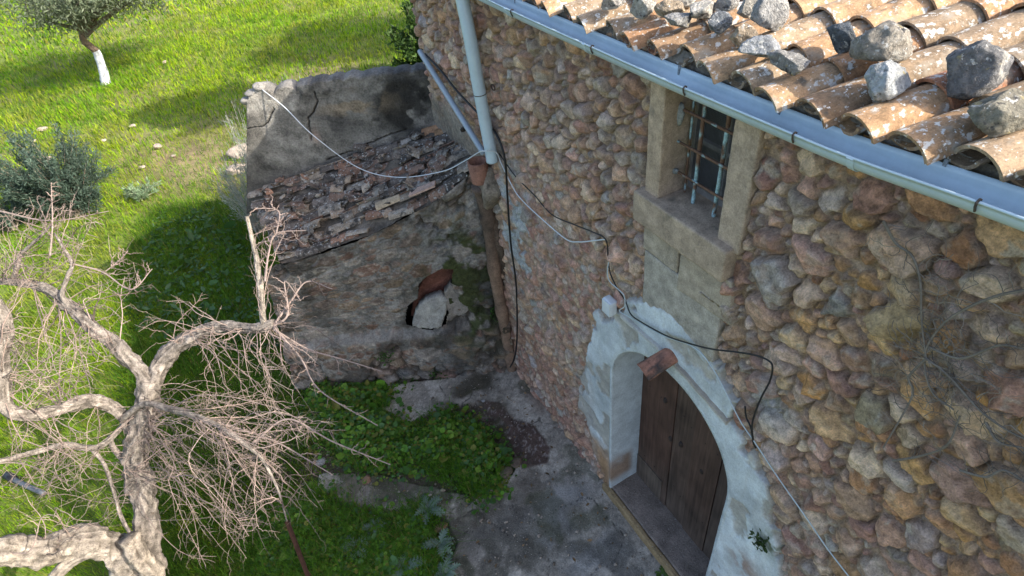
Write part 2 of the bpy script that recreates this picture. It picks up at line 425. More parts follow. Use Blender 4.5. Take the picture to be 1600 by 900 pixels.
def build_wall():
    u = np.concatenate([np.arange(-3.0, -.5, .03), np.arange(-.5, 2.6, .0062), np.arange(2.6, Y_FAR, .0085), [Y_FAR]])
    v = np.concatenate([np.arange(-.35, 2.6, .0088), np.arange(2.6, 4.33, .0064)])
    U, W = np.meshgrid(u, v, indexing='ij')
    big = lambda a, b: sstep(2.6, 1.0, a) * .9 + .35 * sstep(3.2, 4.0, b) + .12
    def sizef(a, b, rad):
        bb = np.clip(big(a, b), .08, 1)
        return bb * (.35 if rad > .09 else .8) if rad > .075 else np.ones_like(a)
    P, R_ = scatter_stones(-3.05, 5.6, -.4, 4.4, (.100, .084, .070, .058, .048, .039, .031, .025, .019), (260, 900, 1900, 3000, 5000, 8000, 12000, 16000, 20000), sizef, 5, .80)
    pal = np.array([(.38, .245, .175), (.42, .30, .19), (.43, .29, .155), (.32, .285, .235), (.30, .18, .135), (.49, .40, .28), (.40, .275, .205), (.36, .225, .165), (.40, .355, .295)])
    def colf(a, b, r):
        wgt = np.array([1.4, 1.2, .3, .8, .7, 1.0, 1.3, .9, 1.2])
        if b > 3.5 or (a < 1.0 and b > 2.9): wgt[[1, 2, 5]] *= (2.0, 2.2, 1.5)
        if b < 1.2: wgt[[4, 7]] *= 2.2; wgt[5] *= .5
        if a > 3.9 and b > 3: wgt[[1, 5]] *= 2
        c = pal[r.choice(len(pal), p=wgt / wgt.sum())] * r.uniform(.78, 1.2)
        if r.random() < .05: c = np.array((.30, .31, .29)) * r.uniform(.8, 1.2)
        c = c * .85 + c.mean() * .15
        if a < 1.1 and b > 2.7 and r.random() < .45: c = c * np.array((1.08, .96, .70))
        return c * np.array([1.25, 1.075 * r.uniform(.96, 1.03), 1.01 * r.uniform(.93, 1.05)])
    low = NZ.f2(U * 1.1, W * 1.1 + 4, 3)
    left = sstep(1.4, 3.4, U)
    mh = -.008 + .028 * left * sstep(3.6, 2.6, W) + .022 * (low - .5) + .008 * (NX.f2(U * 24, W * 24, 3) - .5) + .010 * (NY.f2(U * 70, W * 70, 2) - .5)
    mv = NY.f2(U * 3, W * 3, 4)[..., None]
    mc = np.array((.25, .175, .12)) * (1 - mv) + np.array((.44, .35, .27)) * mv
    mc = mc * np.array((1.08, 1.0, .96)) * (.72 + .56 * NZ.f2(U * 30, W * 30, 3))[..., None]
    red = (sstep(1.3, .3, W) * sstep(2.4, 3.2, U))[..., None] * .6
    mc = mc * (1 - red) + np.array((.25, .125, .085)) * red
    H, C = rubble(u, v, P, R_, colf, 9, mh, mc, prot=(.42, .75), maxp=.054, joint=.008, bevel=.017)
    # faded blue-grey limewash left on the stones beside the clay drainpipe, grey render behind it
    wash = sstep(.50, .60, NX.f2(U * 5, W * 5 + 8, 4)) * np.exp(-((U - 3.9) / .38) ** 2 - ((W - 2.25) / .6) ** 2)
    wash = np.clip(wash * 1.5, 0, .85)[..., None]; C = C * (1 - wash) + np.array((.44, .47, .46)) * wash
    rend = np.clip(sstep(4.25, 4.5, U) * sstep(3.2, 2.95, W) * 1.2 - .5 * NX.f2(U * 8, W * 8, 3), 0, 1)
    H = H * (1 - rend) + (.028 + .02 * (NX.f2(U * 10, W * 10, 3) - .5)) * rend
    rc = np.array((.24, .21, .17)) * (.55 + .9 * NZ.f2(U * 4, W * 4, 4))[..., None]
    C = C * (1 - rend[..., None]) + rc * rend[..., None]
    # pale mortar smears
    sm = (sstep(.63, .72, NZ.f2(U * 4 + 3, W * 4, 4)) * .35)[..., None]; C = C * (1 - sm) + np.array((.36, .31, .26)) * sm
    under = np.clip(np.maximum(sstep(-.02, .03, poly_sd(U, W, door_sur)), ((U > 1.455) & (U < 2.19) & (W > 3.395)) | ((U > 1.51) & (U < 2.12) & (W > 2.8))), 0, 1)
    H = H * (1 - under) + np.minimum(H, .012) * under
    H = np.minimum(H, .030 + (.2 * np.clip(4.20 - W, 0, 1)))
    lw = (np.exp(-((U - 1.14) / .13) ** 2 - ((W - 2.82) / .16) ** 2) * sstep(.38, .5, NX.f2(U * 8, W * 8, 4)) * .8)[..., None]; C = C * (1 - lw) + np.array((.40, .41, .39)) * lw
    jag = sstep(Y_FAR - .10, Y_FAR, U) * (NX.f2(W * 6, W * 0 + 3, 3) - .3) * .10
    base = np.where(W < .35, (.35 - W) * .10, 0)              # the foot of the wall swells out a little
    X = -(H + base * .5); Yv = U - jag
    V = np.stack([X, Yv, W], -1).reshape(-1, 3); F = grid_faces(len(u), len(v))
    cy = U.reshape(-1)[F].mean(1); cz = W.reshape(-1)[F].mean(1)
    hole = ((cy > 1.6) & (cy < 2.045) & (cz > 3.56)) | (arch_sd(cy, cz) < .014)
    mesh_obj("wall", V, F[~hole], M_STONE, house, C.reshape(-1, 3), smooth=True)
build_wall()

# house body: far gable, core and roof slab
PIT = math.tan(math.radians(15)); RIDGE = 3.6; ZE = 4.33
mb = MB()
zr = ZE + PIT * RIDGE - .06
mb.add([(0.0, Y_FAR - .012, -.3), (2 * RIDGE, Y_FAR - .012, -.3), (2 * RIDGE, Y_FAR - .012, ZE - .06), (RIDGE, Y_FAR - .012, zr), (0.0, Y_FAR - .012, ZE - .06),
        (0.0, Y_FAR - .3, -.3), (2 * RIDGE, Y_FAR - .3, -.3), (2 * RIDGE, Y_FAR - .3, ZE - .06), (RIDGE, Y_FAR - .3, zr), (0.0, Y_FAR - .3, ZE - .06)],
       [(0, 1, 2, 3, 4)[::-1], (5, 6, 7, 8, 9), (0, 1, 6, 5), (1, 2, 7, 6), (4, 0, 5, 9)], (.32, .25, .18))
V, F = box_vf((.34, -3, -.3), (2 * RIDGE - .02, Y_FAR - .31, ZE - .08)); mb.add(V, F, (.3, .24, .18))
mb.build("side_walls", M_STONE, house)
mb = MB()
for (x0, z0, x1, z1) in ((.0, ZE - .05, RIDGE, ZE - .05 + PIT * RIDGE), (RIDGE, ZE - .05 + PIT * RIDGE, 2 * RIDGE + .2, ZE - .05 - PIT * .2)):
    V = [(x0, -3.0, z0), (x1, -3.0, z1), (x1, Y_FAR, z1), (x0, Y_FAR, z0), (x0, -3.0, z0 + .045), (x1, -3.0, z1 + .045), (x1, Y_FAR, z1 + .045), (x0, Y_FAR, z0 + .045)]
    mb.add(V, box_vf((0, 0, 0), (1, 1, 1))[1], (.24, .20, .16))
roof = mb.build("roof", M_SHED, house)

# mortar band between the wall head and the eave tiles
u = np.arange(-3, Y_FAR, .02); t = np.linspace(0, 1, 7); U, T = np.meshgrid(u, t, indexing='ij')
X = -.036 - .02 * (NX.f2(U * 9, T * 2, 3) - .3) + .03 * T; Z = 4.27 + .10 * T + .008 * (NY.f2(U * 14, T * 3, 2) - .5)
cc = np.array((.26, .23, .19)) * (.6 + .8 * NZ.f2(U * 7, T * 3, 4))[..., None]
mesh_obj("eave_mortar", np.stack([X, U, Z], -1).reshape(-1, 3), grid_faces(len(u), 7), M_SHED, house, cc.reshape(-1, 3), True)

def barrel(L, r0, r1, th, up=True, nseg=9, nl=4, arc=2.75):
    """curved clay tile: axis +X from the low (wide) end; up=False is the channel tile"""
    ang = np.linspace(-arc / 2, arc / 2, nseg + 1); V = []; 
    xs = np.linspace(0, L, nl + 1)
    for sh in (0, 1):
        for x in xs:
            r_ = r0 + (r1 - r0) * x / L - sh * th
            for a in ang: V.append((x, r_ * math.sin(a), r_ * math.cos(a) * .82))
    n = nseg + 1; m_ = (nl + 1) * n; F = []
    for i in range(nl):
        for j in range(nseg):
            a = i * n + j; F.append((a, a + n, a + n + 1, a + 1)); b = a + m_; F.append((b, b + 1, b + n + 1, b + n))
    for j in range(nseg):
        F.append((j, j + 1, j + 1 + m_, j + m_)); a = nl * n + j; F.append((a, a + m_, a + 1 + m_, a + 1))
    for i in range(nl):
        a = i * n; F.append((a, a + m_, a + n + m_, a + n)); a = i * n + nseg; F.append((a, a + n, a + n + m_, a + m_))
    V = np.array(V); V[:, 2] -= r0 * math.cos(arc / 2) * .82
    if not up: V = V * [1, 1, -1]; F = [f[::-1] for f in F]
    return V, F

def lay_tiles(mb, P0, du, dv, nrm, rows, courses, pitch, expo, L, r, th, palette, rseed, jit=1.0, skip=None, zoff=None, first=0.0):
    """P0 eave corner, du unit vector along the eave, dv unit vector up the slope (tile axis), nrm roof normal"""
    rr = np.random.default_rng(rseed); side = np.cross(nrm, dv); side /= np.linalg.norm(side)
    for i in range(rows):
        for k in range(courses):
            for kind in (0, 1):
                if skip and skip(i, k, kind): continue
                V, F = barrel(L * rr.uniform(.94, 1.05), r * rr.uniform(.94, 1.07), r * .80, th, kind == 0)
                off = (i + (.5 if kind else 0)) * pitch + rr.normal(0, .006) * jit
                o = P0 + du * off + dv * (k * expo + first + (rr.normal(0, .014) if k else rr.normal(0, .022)) * jit + (.055 if kind and k == 0 else 0))
                yaw = rr.normal(0, .022) * jit; tip = .040 + rr.normal(0, .012) * jit
                ax = dv * math.cos(yaw) + side * math.sin(yaw); sd_ = -dv * math.sin(yaw) + side * math.cos(yaw)
                ax = ax - nrm * tip if kind == 0 else ax - nrm * tip * .9
                lift = (.030 + .012) if kind == 0 else .055
                W_ = o + V[:, :1] * ax + V[:, 1:2] * sd_ + (V[:, 2:3] + lift + th * .6) * nrm
                if zoff is not None: W_[:, 2] += zoff(W_)
                c = np.array(palette[rr.integers(len(palette))]) * rr.uniform(.8, 1.2)
                f = NZ.f3(W_ + rr.uniform(0, 30), 9, 3)
                mb.add(W_, F, c * (.75 + .5 * f)[:, None])

tv = np.array([.43, -.135, 0]); tv /= np.linalg.norm(tv); tv = tv * math.cos(math.radians(14.3)); tv[2] = PIT * tv[0]; tv /= np.linalg.norm(tv)
RN = np.array([-PIT, 0, 1.0]); RN /= np.linalg.norm(RN)
mb = MB()
TP = .174
palm = [(.36, .20, .105), (.37, .23, .125), (.30, .19, .11), (.37, .24, .135), (.29, .21, .135), (.39, .18, .10)]
def roofz(W_): return .03 * sstep(1.1, .45, W_[:, 1]) * sstep(.5, 0, W_[:, 0]) + .012 * np.sin(W_[:, 1] * 2.1)
lay_tiles(mb, np.array([-.078, -.9 + .035, ZE - .025]), np.array([0, 1.0, 0]), tv, RN, 44, 15, TP, .245, .36, .090, .013, palm, 3, zoff=roofz,
          skip=lambda i, k, kind: (-.9 + i * TP + k * .245 * tv[1]) > Y_FAR - .1)
mb.build("roof_tiles", M_TILE, roof)

# --- gutter with brackets, and downpipe
def gutter():
    us = np.arange(-3, Y_FAR + .05, .06)
    R1, R2_ = .054, .0575; ca = np.linspace(0, np.pi, 15)
    prof = [(-.004, .016)] + [(-.062 + R1 * math.cos(a), -R1 * math.sin(a) - .002) for a in ca] + [(-.1175, .004), (-.123, .006), (-.1265, .001), (-.123, -.004)] + [(-.062 + R2_ * math.cos(a), -R2_ * math.sin(a) - .002) for a in ca[::-1]] + [(.0, .016)]
    def zg(y): return 4.312 + .038 * sstep(1.15, .35, y) - .008 * sstep(1.2, 2.2, y) + .006 * np.sin(y * 2.3) + .02 * sstep(3, 5, y)
    def xg(y): return -.049 + .006 * np.sin(y * 3.1 + 1)
    n = len(prof); V = np.array([[(xg(y) + p[0], y, zg(y) + p[1]) for p in prof] for y in us]).reshape(-1, 3)
    F = []
    for i in range(len(us) - 1):
        for j in range(n):
            k = (j + 1) % n; F.append((i * n + j, i * n + k, (i + 1) * n + k, (i + 1) * n + j))
    F.append(tuple(range(n))); F.append(tuple(range((len(us) - 1) * n, len(us) * n))[::-1])
    g = mesh_obj("gutter", V, [f[::-1] for f in F], M_GUTTER, house, np.tile((.45, .55, .60), (len(V), 1)), True)
    for y in (.62, 1.22, 1.78, 2.45, 3.25, 4.1, 4.9):
        b = MB(); pts = [(xg(y) - .110, y, zg(y) + .004), (xg(y) - .120, y, zg(y) + .010), (xg(y) - .130, y, zg(y) + .003), (xg(y) - .126, y, zg(y) - .014), (xg(y) - .117, y, zg(y) - .030)]
        tube(b, pts, .0038, 5, (.07, .055, .045)); b.build("gutter_bracket", M_IRON, g)
        b = MB(); V_, F_ = box_vf((xg(y) - .003, y + .16, zg(y) - .05), (xg(y) + .001, y + .172, zg(y) + .02)); b.add(np.array(V_) + [-.006, 0, 0], F_, (.2, .22, .23)); b.build("gutter_strap", M_IRON, g)
    for y in (1.0, 2.52, 3.33):
        V2 = np.array([[(xg(y) + p[0] * 1.012 - .0015 * (p[0] < -.07), yy, zg(y) + p[1] * 1.03 - .002) for p in prof] for yy in (y - .012, y + .012)]).reshape(-1, 3)
        F2 = [(j, (j + 1) % n, n + (j + 1) % n, n + j)[::-1] for j in range(n)] + [tuple(range(n))[::-1], tuple(range(n, 2 * n))]
        mesh_obj("gutter_joint", V2, F2, M_GUTTER, g, np.tile((.45, .55, .60), (len(V2), 1)), False)
gutter()

b = MB()
pp = [at(745, 120, 0, -.115) + (at(721, -6, 0, -.115) - at(745, 120, 0, -.115)) * 1.25, at(735, 62, 0, -.115), at(745, 120, 0, -.11), at(757, 185, 0, -.105), at(767, 238, 0, -.10), at(769, 252, 0, -.10)]
tube(b, catmull(pp, 5), .049, 20, (.45, .55, .60)); dp = b.build("downpipe", M_GUTTER, house, True)
b = MB(); c_ = at(750, 147, 0, -.108); d_ = np.array(pp[3]) - np.array(pp[2]); d_ /= np.linalg.norm(d_)
tube(b, [c_ - d_ * .003, c_ + d_ * .003],   .0505, 20, (.08, .07, .06)); b.build("pipe_clip", M_IRON, dp)
b = MB(); e = at(772, 136, 0, -.045); ang = np.linspace(0, 2 * np.pi, 13)
tube(b, [e + np.array([-.01, .03 * math.cos(a), .02 * math.sin(a)]) for a in ang], .006, 6, (.07, .045, .035)); b.build("iron_ring", M_IRON, house)
b = MB()
e0, e1 = at(656, 80, 0, -.10), at(751, 232, 0, -.12); pp = [e0, e0 * .67 + e1 * .33, e0 * .34 + e1 * .66, e1, e1 * .97 + at(757, 246, 0, -.12) * .03 + np.array([.0, -.03, -.02])]
tube(b, catmull(pp, 5), .026, 14, (.30, .35, .39)); bp_ = b.build("branch_pipe", M_GUTTER, house, True)
b = MB(); c_ = at(724, 184 + 18, 0, -.13); d_ = np.array(pp[3]) - np.array(pp[2]); d_ /= np.linalg.norm(d_)
tube(b, [c_ - d_ * .006, c_ + d_ * .006],   .029, 14, (.05, .045, .04)); b.build("pipe_clip", M_IRON, bp_)

# --- clay drainpipe in the corner, with its collar and mortar lump
def front_pt(px, py, off): return atplane(px, py, (0, 4.42, 0), np.array([.447, .894, 0]))
b = MB(); Vt = []
cp = [np.array((-.115, 4.30, 2.60)), np.array((-.10, 4.31, 2.2)), np.array((-.105, 4.33, 1.5)), np.array((-.085, 4.345, .8)), np.array((-.075, 4.35, -.1))]
# real pipe runs: sections with sockets
path = catmull(cp, 10); rad = .062 * np.ones(len(path))
for i in range(len(path)):
    rad[i] *= 1.0 + (.16 if (i % 9) in (0, 1) else 0)
rad[:12] *= np.linspace(1.35, 1.0, 12)
sides = 16; tube(b, path, list(rad), sides, (.27, .175, .12), lump=.05)
V = b.V[0]; z_ = V[:, 2]; f = NZ.f3(V, 6, 4)
dark = sstep(1.5, 2.3, z_) * .8 + sstep(.5, .62, f) * .4
b.C[0] = np.array((.22, .145, .10)) * (1 - dark[:, None]) + np.array((.085, .062, .047)) * dark[:, None]
dr = b.build("clay_drainpipe", M_CLAY, house, True)
b = MB()
for (r0, r1, za, zb, cz) in ((.080, .090, 2.66, 2.86, (.24, .12, .08)),):
    p = np.array((-.125, 4.275, 0)); n_ = 20; V = []; F = []
    for rr_, zz in ((r0, za), (r1, zb), (r1 * .82, zb), (r0 * .8, zb - .2)):
        for j in range(n_): a = j * 2 * np.pi / n_; V.append(p + [rr_ * math.cos(a), rr_ * math.sin(a), zz])
    for i in range(3):
        for j in range(n_): k = (j + 1) % n_; F.append((i * n_ + j, i * n_ + k, (i + 1) * n_ + k, (i + 1) * n_ + j))
    b.add(V, F, cz)
b.build("pipe_collar", M_CLAY, dr, True)
b = MB(); V, F = rock(41, (.30, .30, .42), ICO3, 7, .10); b.add(V * [.8, .9, 1] + [-.05, 4.24, 2.56], F, (.26, .215, .165)); b.build("mortar_lump", M_SHED, dr, True)
b = MB(); V, F = rock(43, (.17, .26, 1.5), ICO4, 7, .09); b.add(V + [-.04, 4.35, 2.02], F, np.array((.15, .105, .075)) * (.5 + NZ.f3(V, 7, 4))[:, None]); b.build("mortar_fillet", M_SHED, dr, True)

# --- window
win = empty("window", (0, 1.82, 3.9)); win.parent = house; win.location = np.array((0, 1.82, 3.9)) - np.array(house.location)
b = MB(); rough_block(b, (-.045, 2.035, 3.565), (.20, 2.145, 4.28), (.42, .315, .225), 1, .0028, .007, 20); b.build("jamb", M_ASHLAR, win, True)
b = MB(); rough_block(b, (-.045, 1.465, 3.56), (.20, 1.605, 4.28), (.41, .315, .235), 2, .0028, .008, 20); b.build("jamb", M_ASHLAR, win, True)
b = MB(); rough_block(b, (-.045, 1.45, 4.20), (.20, 2.16, 4.29), (.36, .28, .19), 2.5, .003, .007, 12); b.build("lintel", M_ASHLAR, win, True)
b = MB(); rough_block(b, (-.092, 1.495, 3.395), (.215, 2.185, 3.585), (.39, .30, .22), 3, .0035, .009, 20); b.build("sill", M_ASHLAR, win, True)
b = MB()
for a_, c_ in (((.155, 1.60, 3.58), (.185, 1.635, 4.2)), ((.155, 2.012, 3.58), (.185, 2.045, 4.2)), ((.155, 1.635, 3.58), (.185, 2.012, 3.62)), ((.157, 1.795, 3.62), (.183, 1.83, 4.2)), ((.158, 1.635, 3.86), (.182, 2.012, 3.885))):
    V, F = box_vf(a_, c_); b.add(V, F, (.20, .185, .17))
b.build("casement_frame", M_WOOD, win)
b = MB()
for y in np.arange(1.64, 2.012, .009): V, F = box_vf((.150, y, 3.62), (.1515, y + .0012, 4.2)); b.add(V, F, (.17, .17, .175))
for z in np.arange(3.625, 4.2, .009): V, F = box_vf((.1516, 1.635, z), (.153, 2.012, z + .0012)); b.add(V, F, (.17, .17, .175))
b.build("wire_mesh", M_IRON, win)
b = MB(); V, F = box_vf((.30, 1.55, 3.5), (.31, 2.1, 4.25)); b.add(V, F, (.045, .048, .052)); b.build("window_dark_sheet", M_DARK, win)  # opaque dark sheet, its colour stands in for the unlit room
def bar(p, q, r_, turq):
    b = MB(); t_ = np.linspace(0, 1, 40)[:, None]; P = np.array(p) * (1 - t_) + np.array(q) * t_
    tube(b, P, r_, 8, (.2, .12, .08), lump=.12); V = b.V[0]; f = NZ.f3(V, 26, 3) + (turq(V) if turq else 0)
    k = sstep(.52, .6, f)[:, None]; b.C[0] = np.array((.15, .085, .055)) * (1 - k) + np.array((.30, .44, .46)) * k
    b.build("iron_bar", M_IRON, win, True)
tq = lambda V: .22 * sstep(3.95, 3.75, V[:, 2]) - .08
bar((.068, 1.895, 3.58), (.072, 1.893, 4.22), .0105, tq); bar((.068, 1.745, 3.58), (.072, 1.740, 4.22), .0105, tq)
bar((.105, 2.0, 3.58), (.105, 2.0, 4.22), .006, None)
for z in (3.72, 3.885, 4.06): bar((.058, 2.045, z), (.058, 1.60, z - .005), .0075, lambda V: -.06 + .1 * sstep(1.7, 1.62, V[:, 1]))
for z in (3.72, 4.06):
    b = MB(); V, F = rock(int(z * 100), (.03, .05, .035 if z < 4 else .12), ICO2, 7, .05); b.add(V + [.055, 2.032, z - (.03 if z > 4 else 0)], F, (.36, .37, .36)); b.build("mortar_patch", M_SHED, win, True)

# --- ashlar under the window
for k, (a_, c_) in enumerate((((-.052, 1.838, 3.205), (.1, 2.125, 3.398)), ((-.050, 1.47, 3.10), (.1, 1.828, 3.396)), ((-.046, 1.50, 2.78), (.1, 2.115, 3.195)))):
    b = MB()
    sk = None
    if k == 1: sk = lambda P: P + np.stack([0 * P[:, 0], np.where(P[:, 1] < 1.6, (3.396 - P[:, 2]) * -.15, 0) , np.where(P[:, 2] < 3.2, (P[:, 1] - 1.83) * -.10 - .0, 0)], 1)
    rough_block(b, a_, c_, ((.39, .325, .25), (.38, .315, .24), (.365, .325, .27))[k], 10 + k, .003, .007, 20, sk); b.build("ashlar_block", M_ASHLAR, house, True)

# --- whitewashed door surround
def surround():
    u = np.arange(.6, 3.1, .009); v = np.arange(-.2, 2.96, .009); U, W = np.meshgrid(u, v, indexing='ij')
    sd_ = poly_sd(U + .10 * (NX.f2(U * 6, W * 6, 5) - .5), W + .10 * (NY.f2(U * 6, W * 6, 5) - .5), door_sur) - .07 * sstep(.5, .68, NY.f2(U * 6 + 4, W * 6, 4)) * sstep(.12, .0, arch_sd(U, W) * -1 + .02) + .03 * (NZ.f2(U * 26, W * 26, 2) - .5)
    H = -.03 + .078 * sstep(-.02, .02, sd_) + .014 * (NX.f2(U * 3, W * 3, 4) - .5) + .006 * (NY.f2(U * 22, W * 22, 3) - .5)
    peel = sstep(.465, .52, NZ.f2(U * 4.5 + 2, W * 4.5, 5) - .25 * np.clip(sd_, 0, .35) - .12 * sstep(1.0, 2.2, W) + .07 * sstep(1.2, .5, W))
    bare = np.clip(sstep(.75, .35, W + .5 * (NX.f2(U * 4, W * 4, 4) - .5)) * sstep(2.25, 2.5, U), 0, 1)
    bare2 = np.clip(sstep(.42, .52, NY.f2(U * 5, W * 5, 4)) * sstep(2.55, 2.75, U) * sstep(1.9, 1.3, W), 0, 1)
    H = H - .010 * peel - .012 * bare * NX.f2(U * 14, W * 14, 3) + .03 * bare2 * (NX.f2(U * 12, W * 12, 3) - .45)
    white = np.array((.60, .64, .65)) * (.55 + .72 * NZ.f2(U * 3.2, W * 3.2 + 6, 5))[..., None]
    streak = (sstep(.5, .75, NX.f2(U * 16, W * 1.6, 4)) * .25)[..., None]; white = white * (1 - streak) + np.array((.42, .40, .34)) * streak
    C = white * (1 - peel[..., None] * .75) + np.array((.35, .31, .255)) * (.6 + .8 * NX.f2(U * 20, W * 20, 3)[..., None]) * peel[..., None] * .75
    # bare red stone and ochre earth where the plaster has dropped off low on the left
    st = np.array((.33, .20, .11)) * (.6 + .8 * NZ.f2(U * 12, W * 12, 3))[..., None]
    C = C * (1 - bare[..., None]) + st * bare[..., None]
    C = C * (1 - bare2[..., None] * .5) + np.array((.36, .33, .30)) * bare2[..., None] * .5
    edge = sstep(.03, 0, sd_)[..., None]; C = C * (1 - edge * .7) + np.array((.34, .28, .21)) * edge * .7
    for (cy, cz, ry, rz, cr) in ((.84, 1.78, .07, .10, (.07, .09, .03)), (.95, 1.30, .12, .12, (.33, .24, .2)), (.80, 1.2, .09, .15, (.25, .2, .16))):
        g = (np.exp(-((U - cy) / ry) ** 2 - ((W - cz) / rz) ** 2) * sstep(.35, .6, NX.f2(U * 18, W * 18, 3)))[..., None]; C = C * (1 - g) + np.array(cr) * g
    a = arch_sd(U, W)
    # pull the rows of points just inside the opening onto its edge
    cy, r_, zs = 1.81, .605, 1.78
    near = (a < 0) & (a > -.0125); up = W > zs; ang = np.arctan2(W - zs, U - cy)
    U2 = np.where(near & up, cy + r_ * np.cos(ang), U); W2 = np.where(near & up, zs + r_ * np.sin(ang), W)
    U2 = np.where(near & ~up, cy + r_ * np.sign(U - cy), U2)
    H = H - .02 * sstep(.02, 0, np.abs(a))
    F = grid_faces(len(u), len(v)); av = arch_sd(U2, W2).ravel(); s2 = sd_.ravel()
    ok = (av[F] > -1e-4).all(1) & (s2[F].max(1) > -.035)
    mesh_obj("door_surround", np.stack([-H, U2, W2], -1).reshape(-1, 3), F[ok], M_PLAST, house, C.reshape(-1, 3), True)
    # reveal of the arch
    th = np.concatenate([[0] * 0, np.linspace(0, np.pi, 60)]); edge_pts = [(cy + r_, z) for z in np.linspace(-.1, zs, 60)] + [(cy + r_ * math.cos(t_), zs + r_ * math.sin(t_)) for t_ in th[1:-1]] + [(cy - r_, z) for z in np.linspace(zs, -.1, 60)]
    E = np.array(edge_pts); dep = np.concatenate([[-.048], np.linspace(-.036, .33, 11)]); V = []; Cc = []
    for (y, z) in E:
        oy, oz = (y - cy, max(z - zs, 0)); ol = math.hypot(oy, oz); oy /= ol; oz /= ol
        V.append((.0, y + oy * .04, z + oz * .04)); V.append((-.046, y + oy * .026, z + oz * .026))
        for x in dep: V.append((x, y + .01 * (NX.f2(np.array([z * 6]), np.array([x * 6]), 3)[0] - .5), z))
    V = np.array(V); br = sstep(.62, .42, V[:, 2] + .35 * (NZ.f2(V[:, 2] * 7, V[:, 0] * 9, 4) - .5)) * sstep(.22, .16, V[:, 0])
    Cc = np.array((.50, .54, .55)) * (.82 + .3 * NZ.f3(V, 3, 4))[:, None]; br = br[:, None] * sstep(.16, .3, V[:, 2])[:, None]
    Cc = Cc * (1 - br) + np.array((.30, .21, .15)) * br
    mesh_obj("door_reveal", V, grid_faces(len(E), 14)[:, ::-1], M_PLAST, house, Cc, True)
surround()

# ledge above the door with its half tile
b = MB()
lp = [(2.30, 2.535), (1.92, 2.555), (1.74, 2.54), (1.41, 2.485), (1.31, 2.465)]
P = catmull([(0, y, z) for y, z in lp], 8); V = []; Cc = []
for p in P:
    for (x, dz) in ((-.02, -.040), (-.066, -.034), (-.072, -.024), (-.070, -.008), (-.064, .000), (-.02, .014)):
        V.append((x, p[1], p[2] + dz)); Cc.append((.54, .53, .49) if dz < -.01 else ((.30, .26, .21) if p[1] < 1.75 else (.42, .40, .36)))
V = np.array(V); V += ((NX.f3(V, 18, 3) - .5) * .012)[:, None]; n = 6
F = [(i * n + j, i * n + (j + 1) % n, (i + 1) * n + (j + 1) % n, (i + 1) * n + j) for i in range(len(P) - 1) for j in range(n)] + [tuple(range(n))[::-1], tuple(range((len(P) - 1) * n, len(P) * n))]
b.add(V, F, np.array(Cc)); b.build("door_ledge", M_PLAST, house)

# --- door, threshold
door = empty("door", (.26, 1.8, .12)); door.parent = house; door.location = np.array((.26, 1.8, .12)) - np.array(house.location)
seam = lambda z: 1.762 + (z - .2) * .033
def plank(name, ya, yb, z0, z1, x0, x1, c, par, seed, n=14):
    b = MB(); V, F = grid_block(n); V = V.copy(); t_ = (V[:, 2] + 1) / 2; z = z0 + (z1 - z0) * t_
    a_ = np.array([ya(q) for q in z]); c2 = np.array([yb(q) for q in z]); y = a_ + (c2 - a_) * (V[:, 1] + 1) / 2; x = x0 + (x1 - x0) * (V[:, 0] + 1) / 2
    P = np.stack([x, y, z], 1); kn = np.zeros(len(P))
    cc = np.array(c)[None] * (1 + .5 * (NZ.f3(P * [1, 3, 1] + seed, 3, 3) - .5))[:, None]
    low = sstep(.95, .3, P[:, 2] + .3 * (NX.f3(P + seed, 5, 3) - .5))[:, None] * .45; cc = cc * (1 - low) + np.array((.10, .078, .062)) * low
    b.add(P, F, cc); return b.build(name, M_DOOR, par)
e1 = lambda z: 2.41; k1 = lambda z: 2.01 + .015 * (z - 1); k2 = lambda z: 1.50 + .01 * z; e2 = lambda z: 1.20
g = .0035
leaf = plank("door_leaf", lambda z: k1(z) + g, e1, .125, 2.42, .262, .30, (.088, .048, .034), door, 1)
plank("plank", lambda z: seam(z) + g, lambda z: k1(z) - g, .125, 2.42, .268, .30, (.085, .054, .040), leaf, 2)
plank("bottom_board", lambda z: 2.055 + .02 * z, lambda z: 2.405, .135, .46, .252, .262, (.115, .085, .066), leaf, 5)
leaf2 = plank("door_leaf", lambda z: k2(z) + g, lambda z: seam(z) - g, .125, 2.40, .256, .30, (.080, .047, .034), door, 3)
plank("plank", e2, lambda z: k2(z) - g, .125, 2.40, .262, .30, (.07, .048, .038), leaf2, 4)
V, F = box_vf((.301, 1.15, .0), (.32, 2.45, 2.5)); b = MB(); b.add(V, F, (.01, .01, .01)); b.build("door_dark_sheet", M_DARK, door)  # black sheet that colours the gaps between planks as unlit inside
for (px, py) in ((1047, 686), (1063, 695), (1096, 737), (1039, 626)):
    q = at(px, py, 0, .255); b = MB(); ang = np.linspace(0, 2 * np.pi, 12)[:-1]; V = [q + [0, 0, 0]]; 
    V = [np.array((.2505, q[1], q[2]))] + [np.array((.2518, q[1] + .017 * math.cos(a), q[2] + .028 * math.sin(a))) for a in ang] + [np.array((.264, q[1] + .021 * math.cos(a), q[2] + .034 * math.sin(a))) for a in ang]
    F = [(0, 1 + i, 1 + (i + 1) % 11) for i in range(11)] + [(1 + i, 12 + i, 12 + (i + 1) % 11, 1 + (i + 1) % 11) for i in range(11)]
    b.add(V, F, (.035, .024, .02)); b.build("knot", M_DOOR, door, True)
for (y, z) in [(yy, zz) for zz in (.55, 1.55) for yy in (2.32, 2.18, 1.93, 1.84, 1.68, 1.56)]:
    b = MB(); V, F = ICO1; b.add(V * [.004, .007, .007] + [.2555 if y < 1.77 else (.2675 if y < 2.0 else .2615), y, z + .02 * math.sin(y * 40)], F, (.05, .035, .03)); b.build("nail", M_IRON, leaf if y > 1.77 else leaf2)
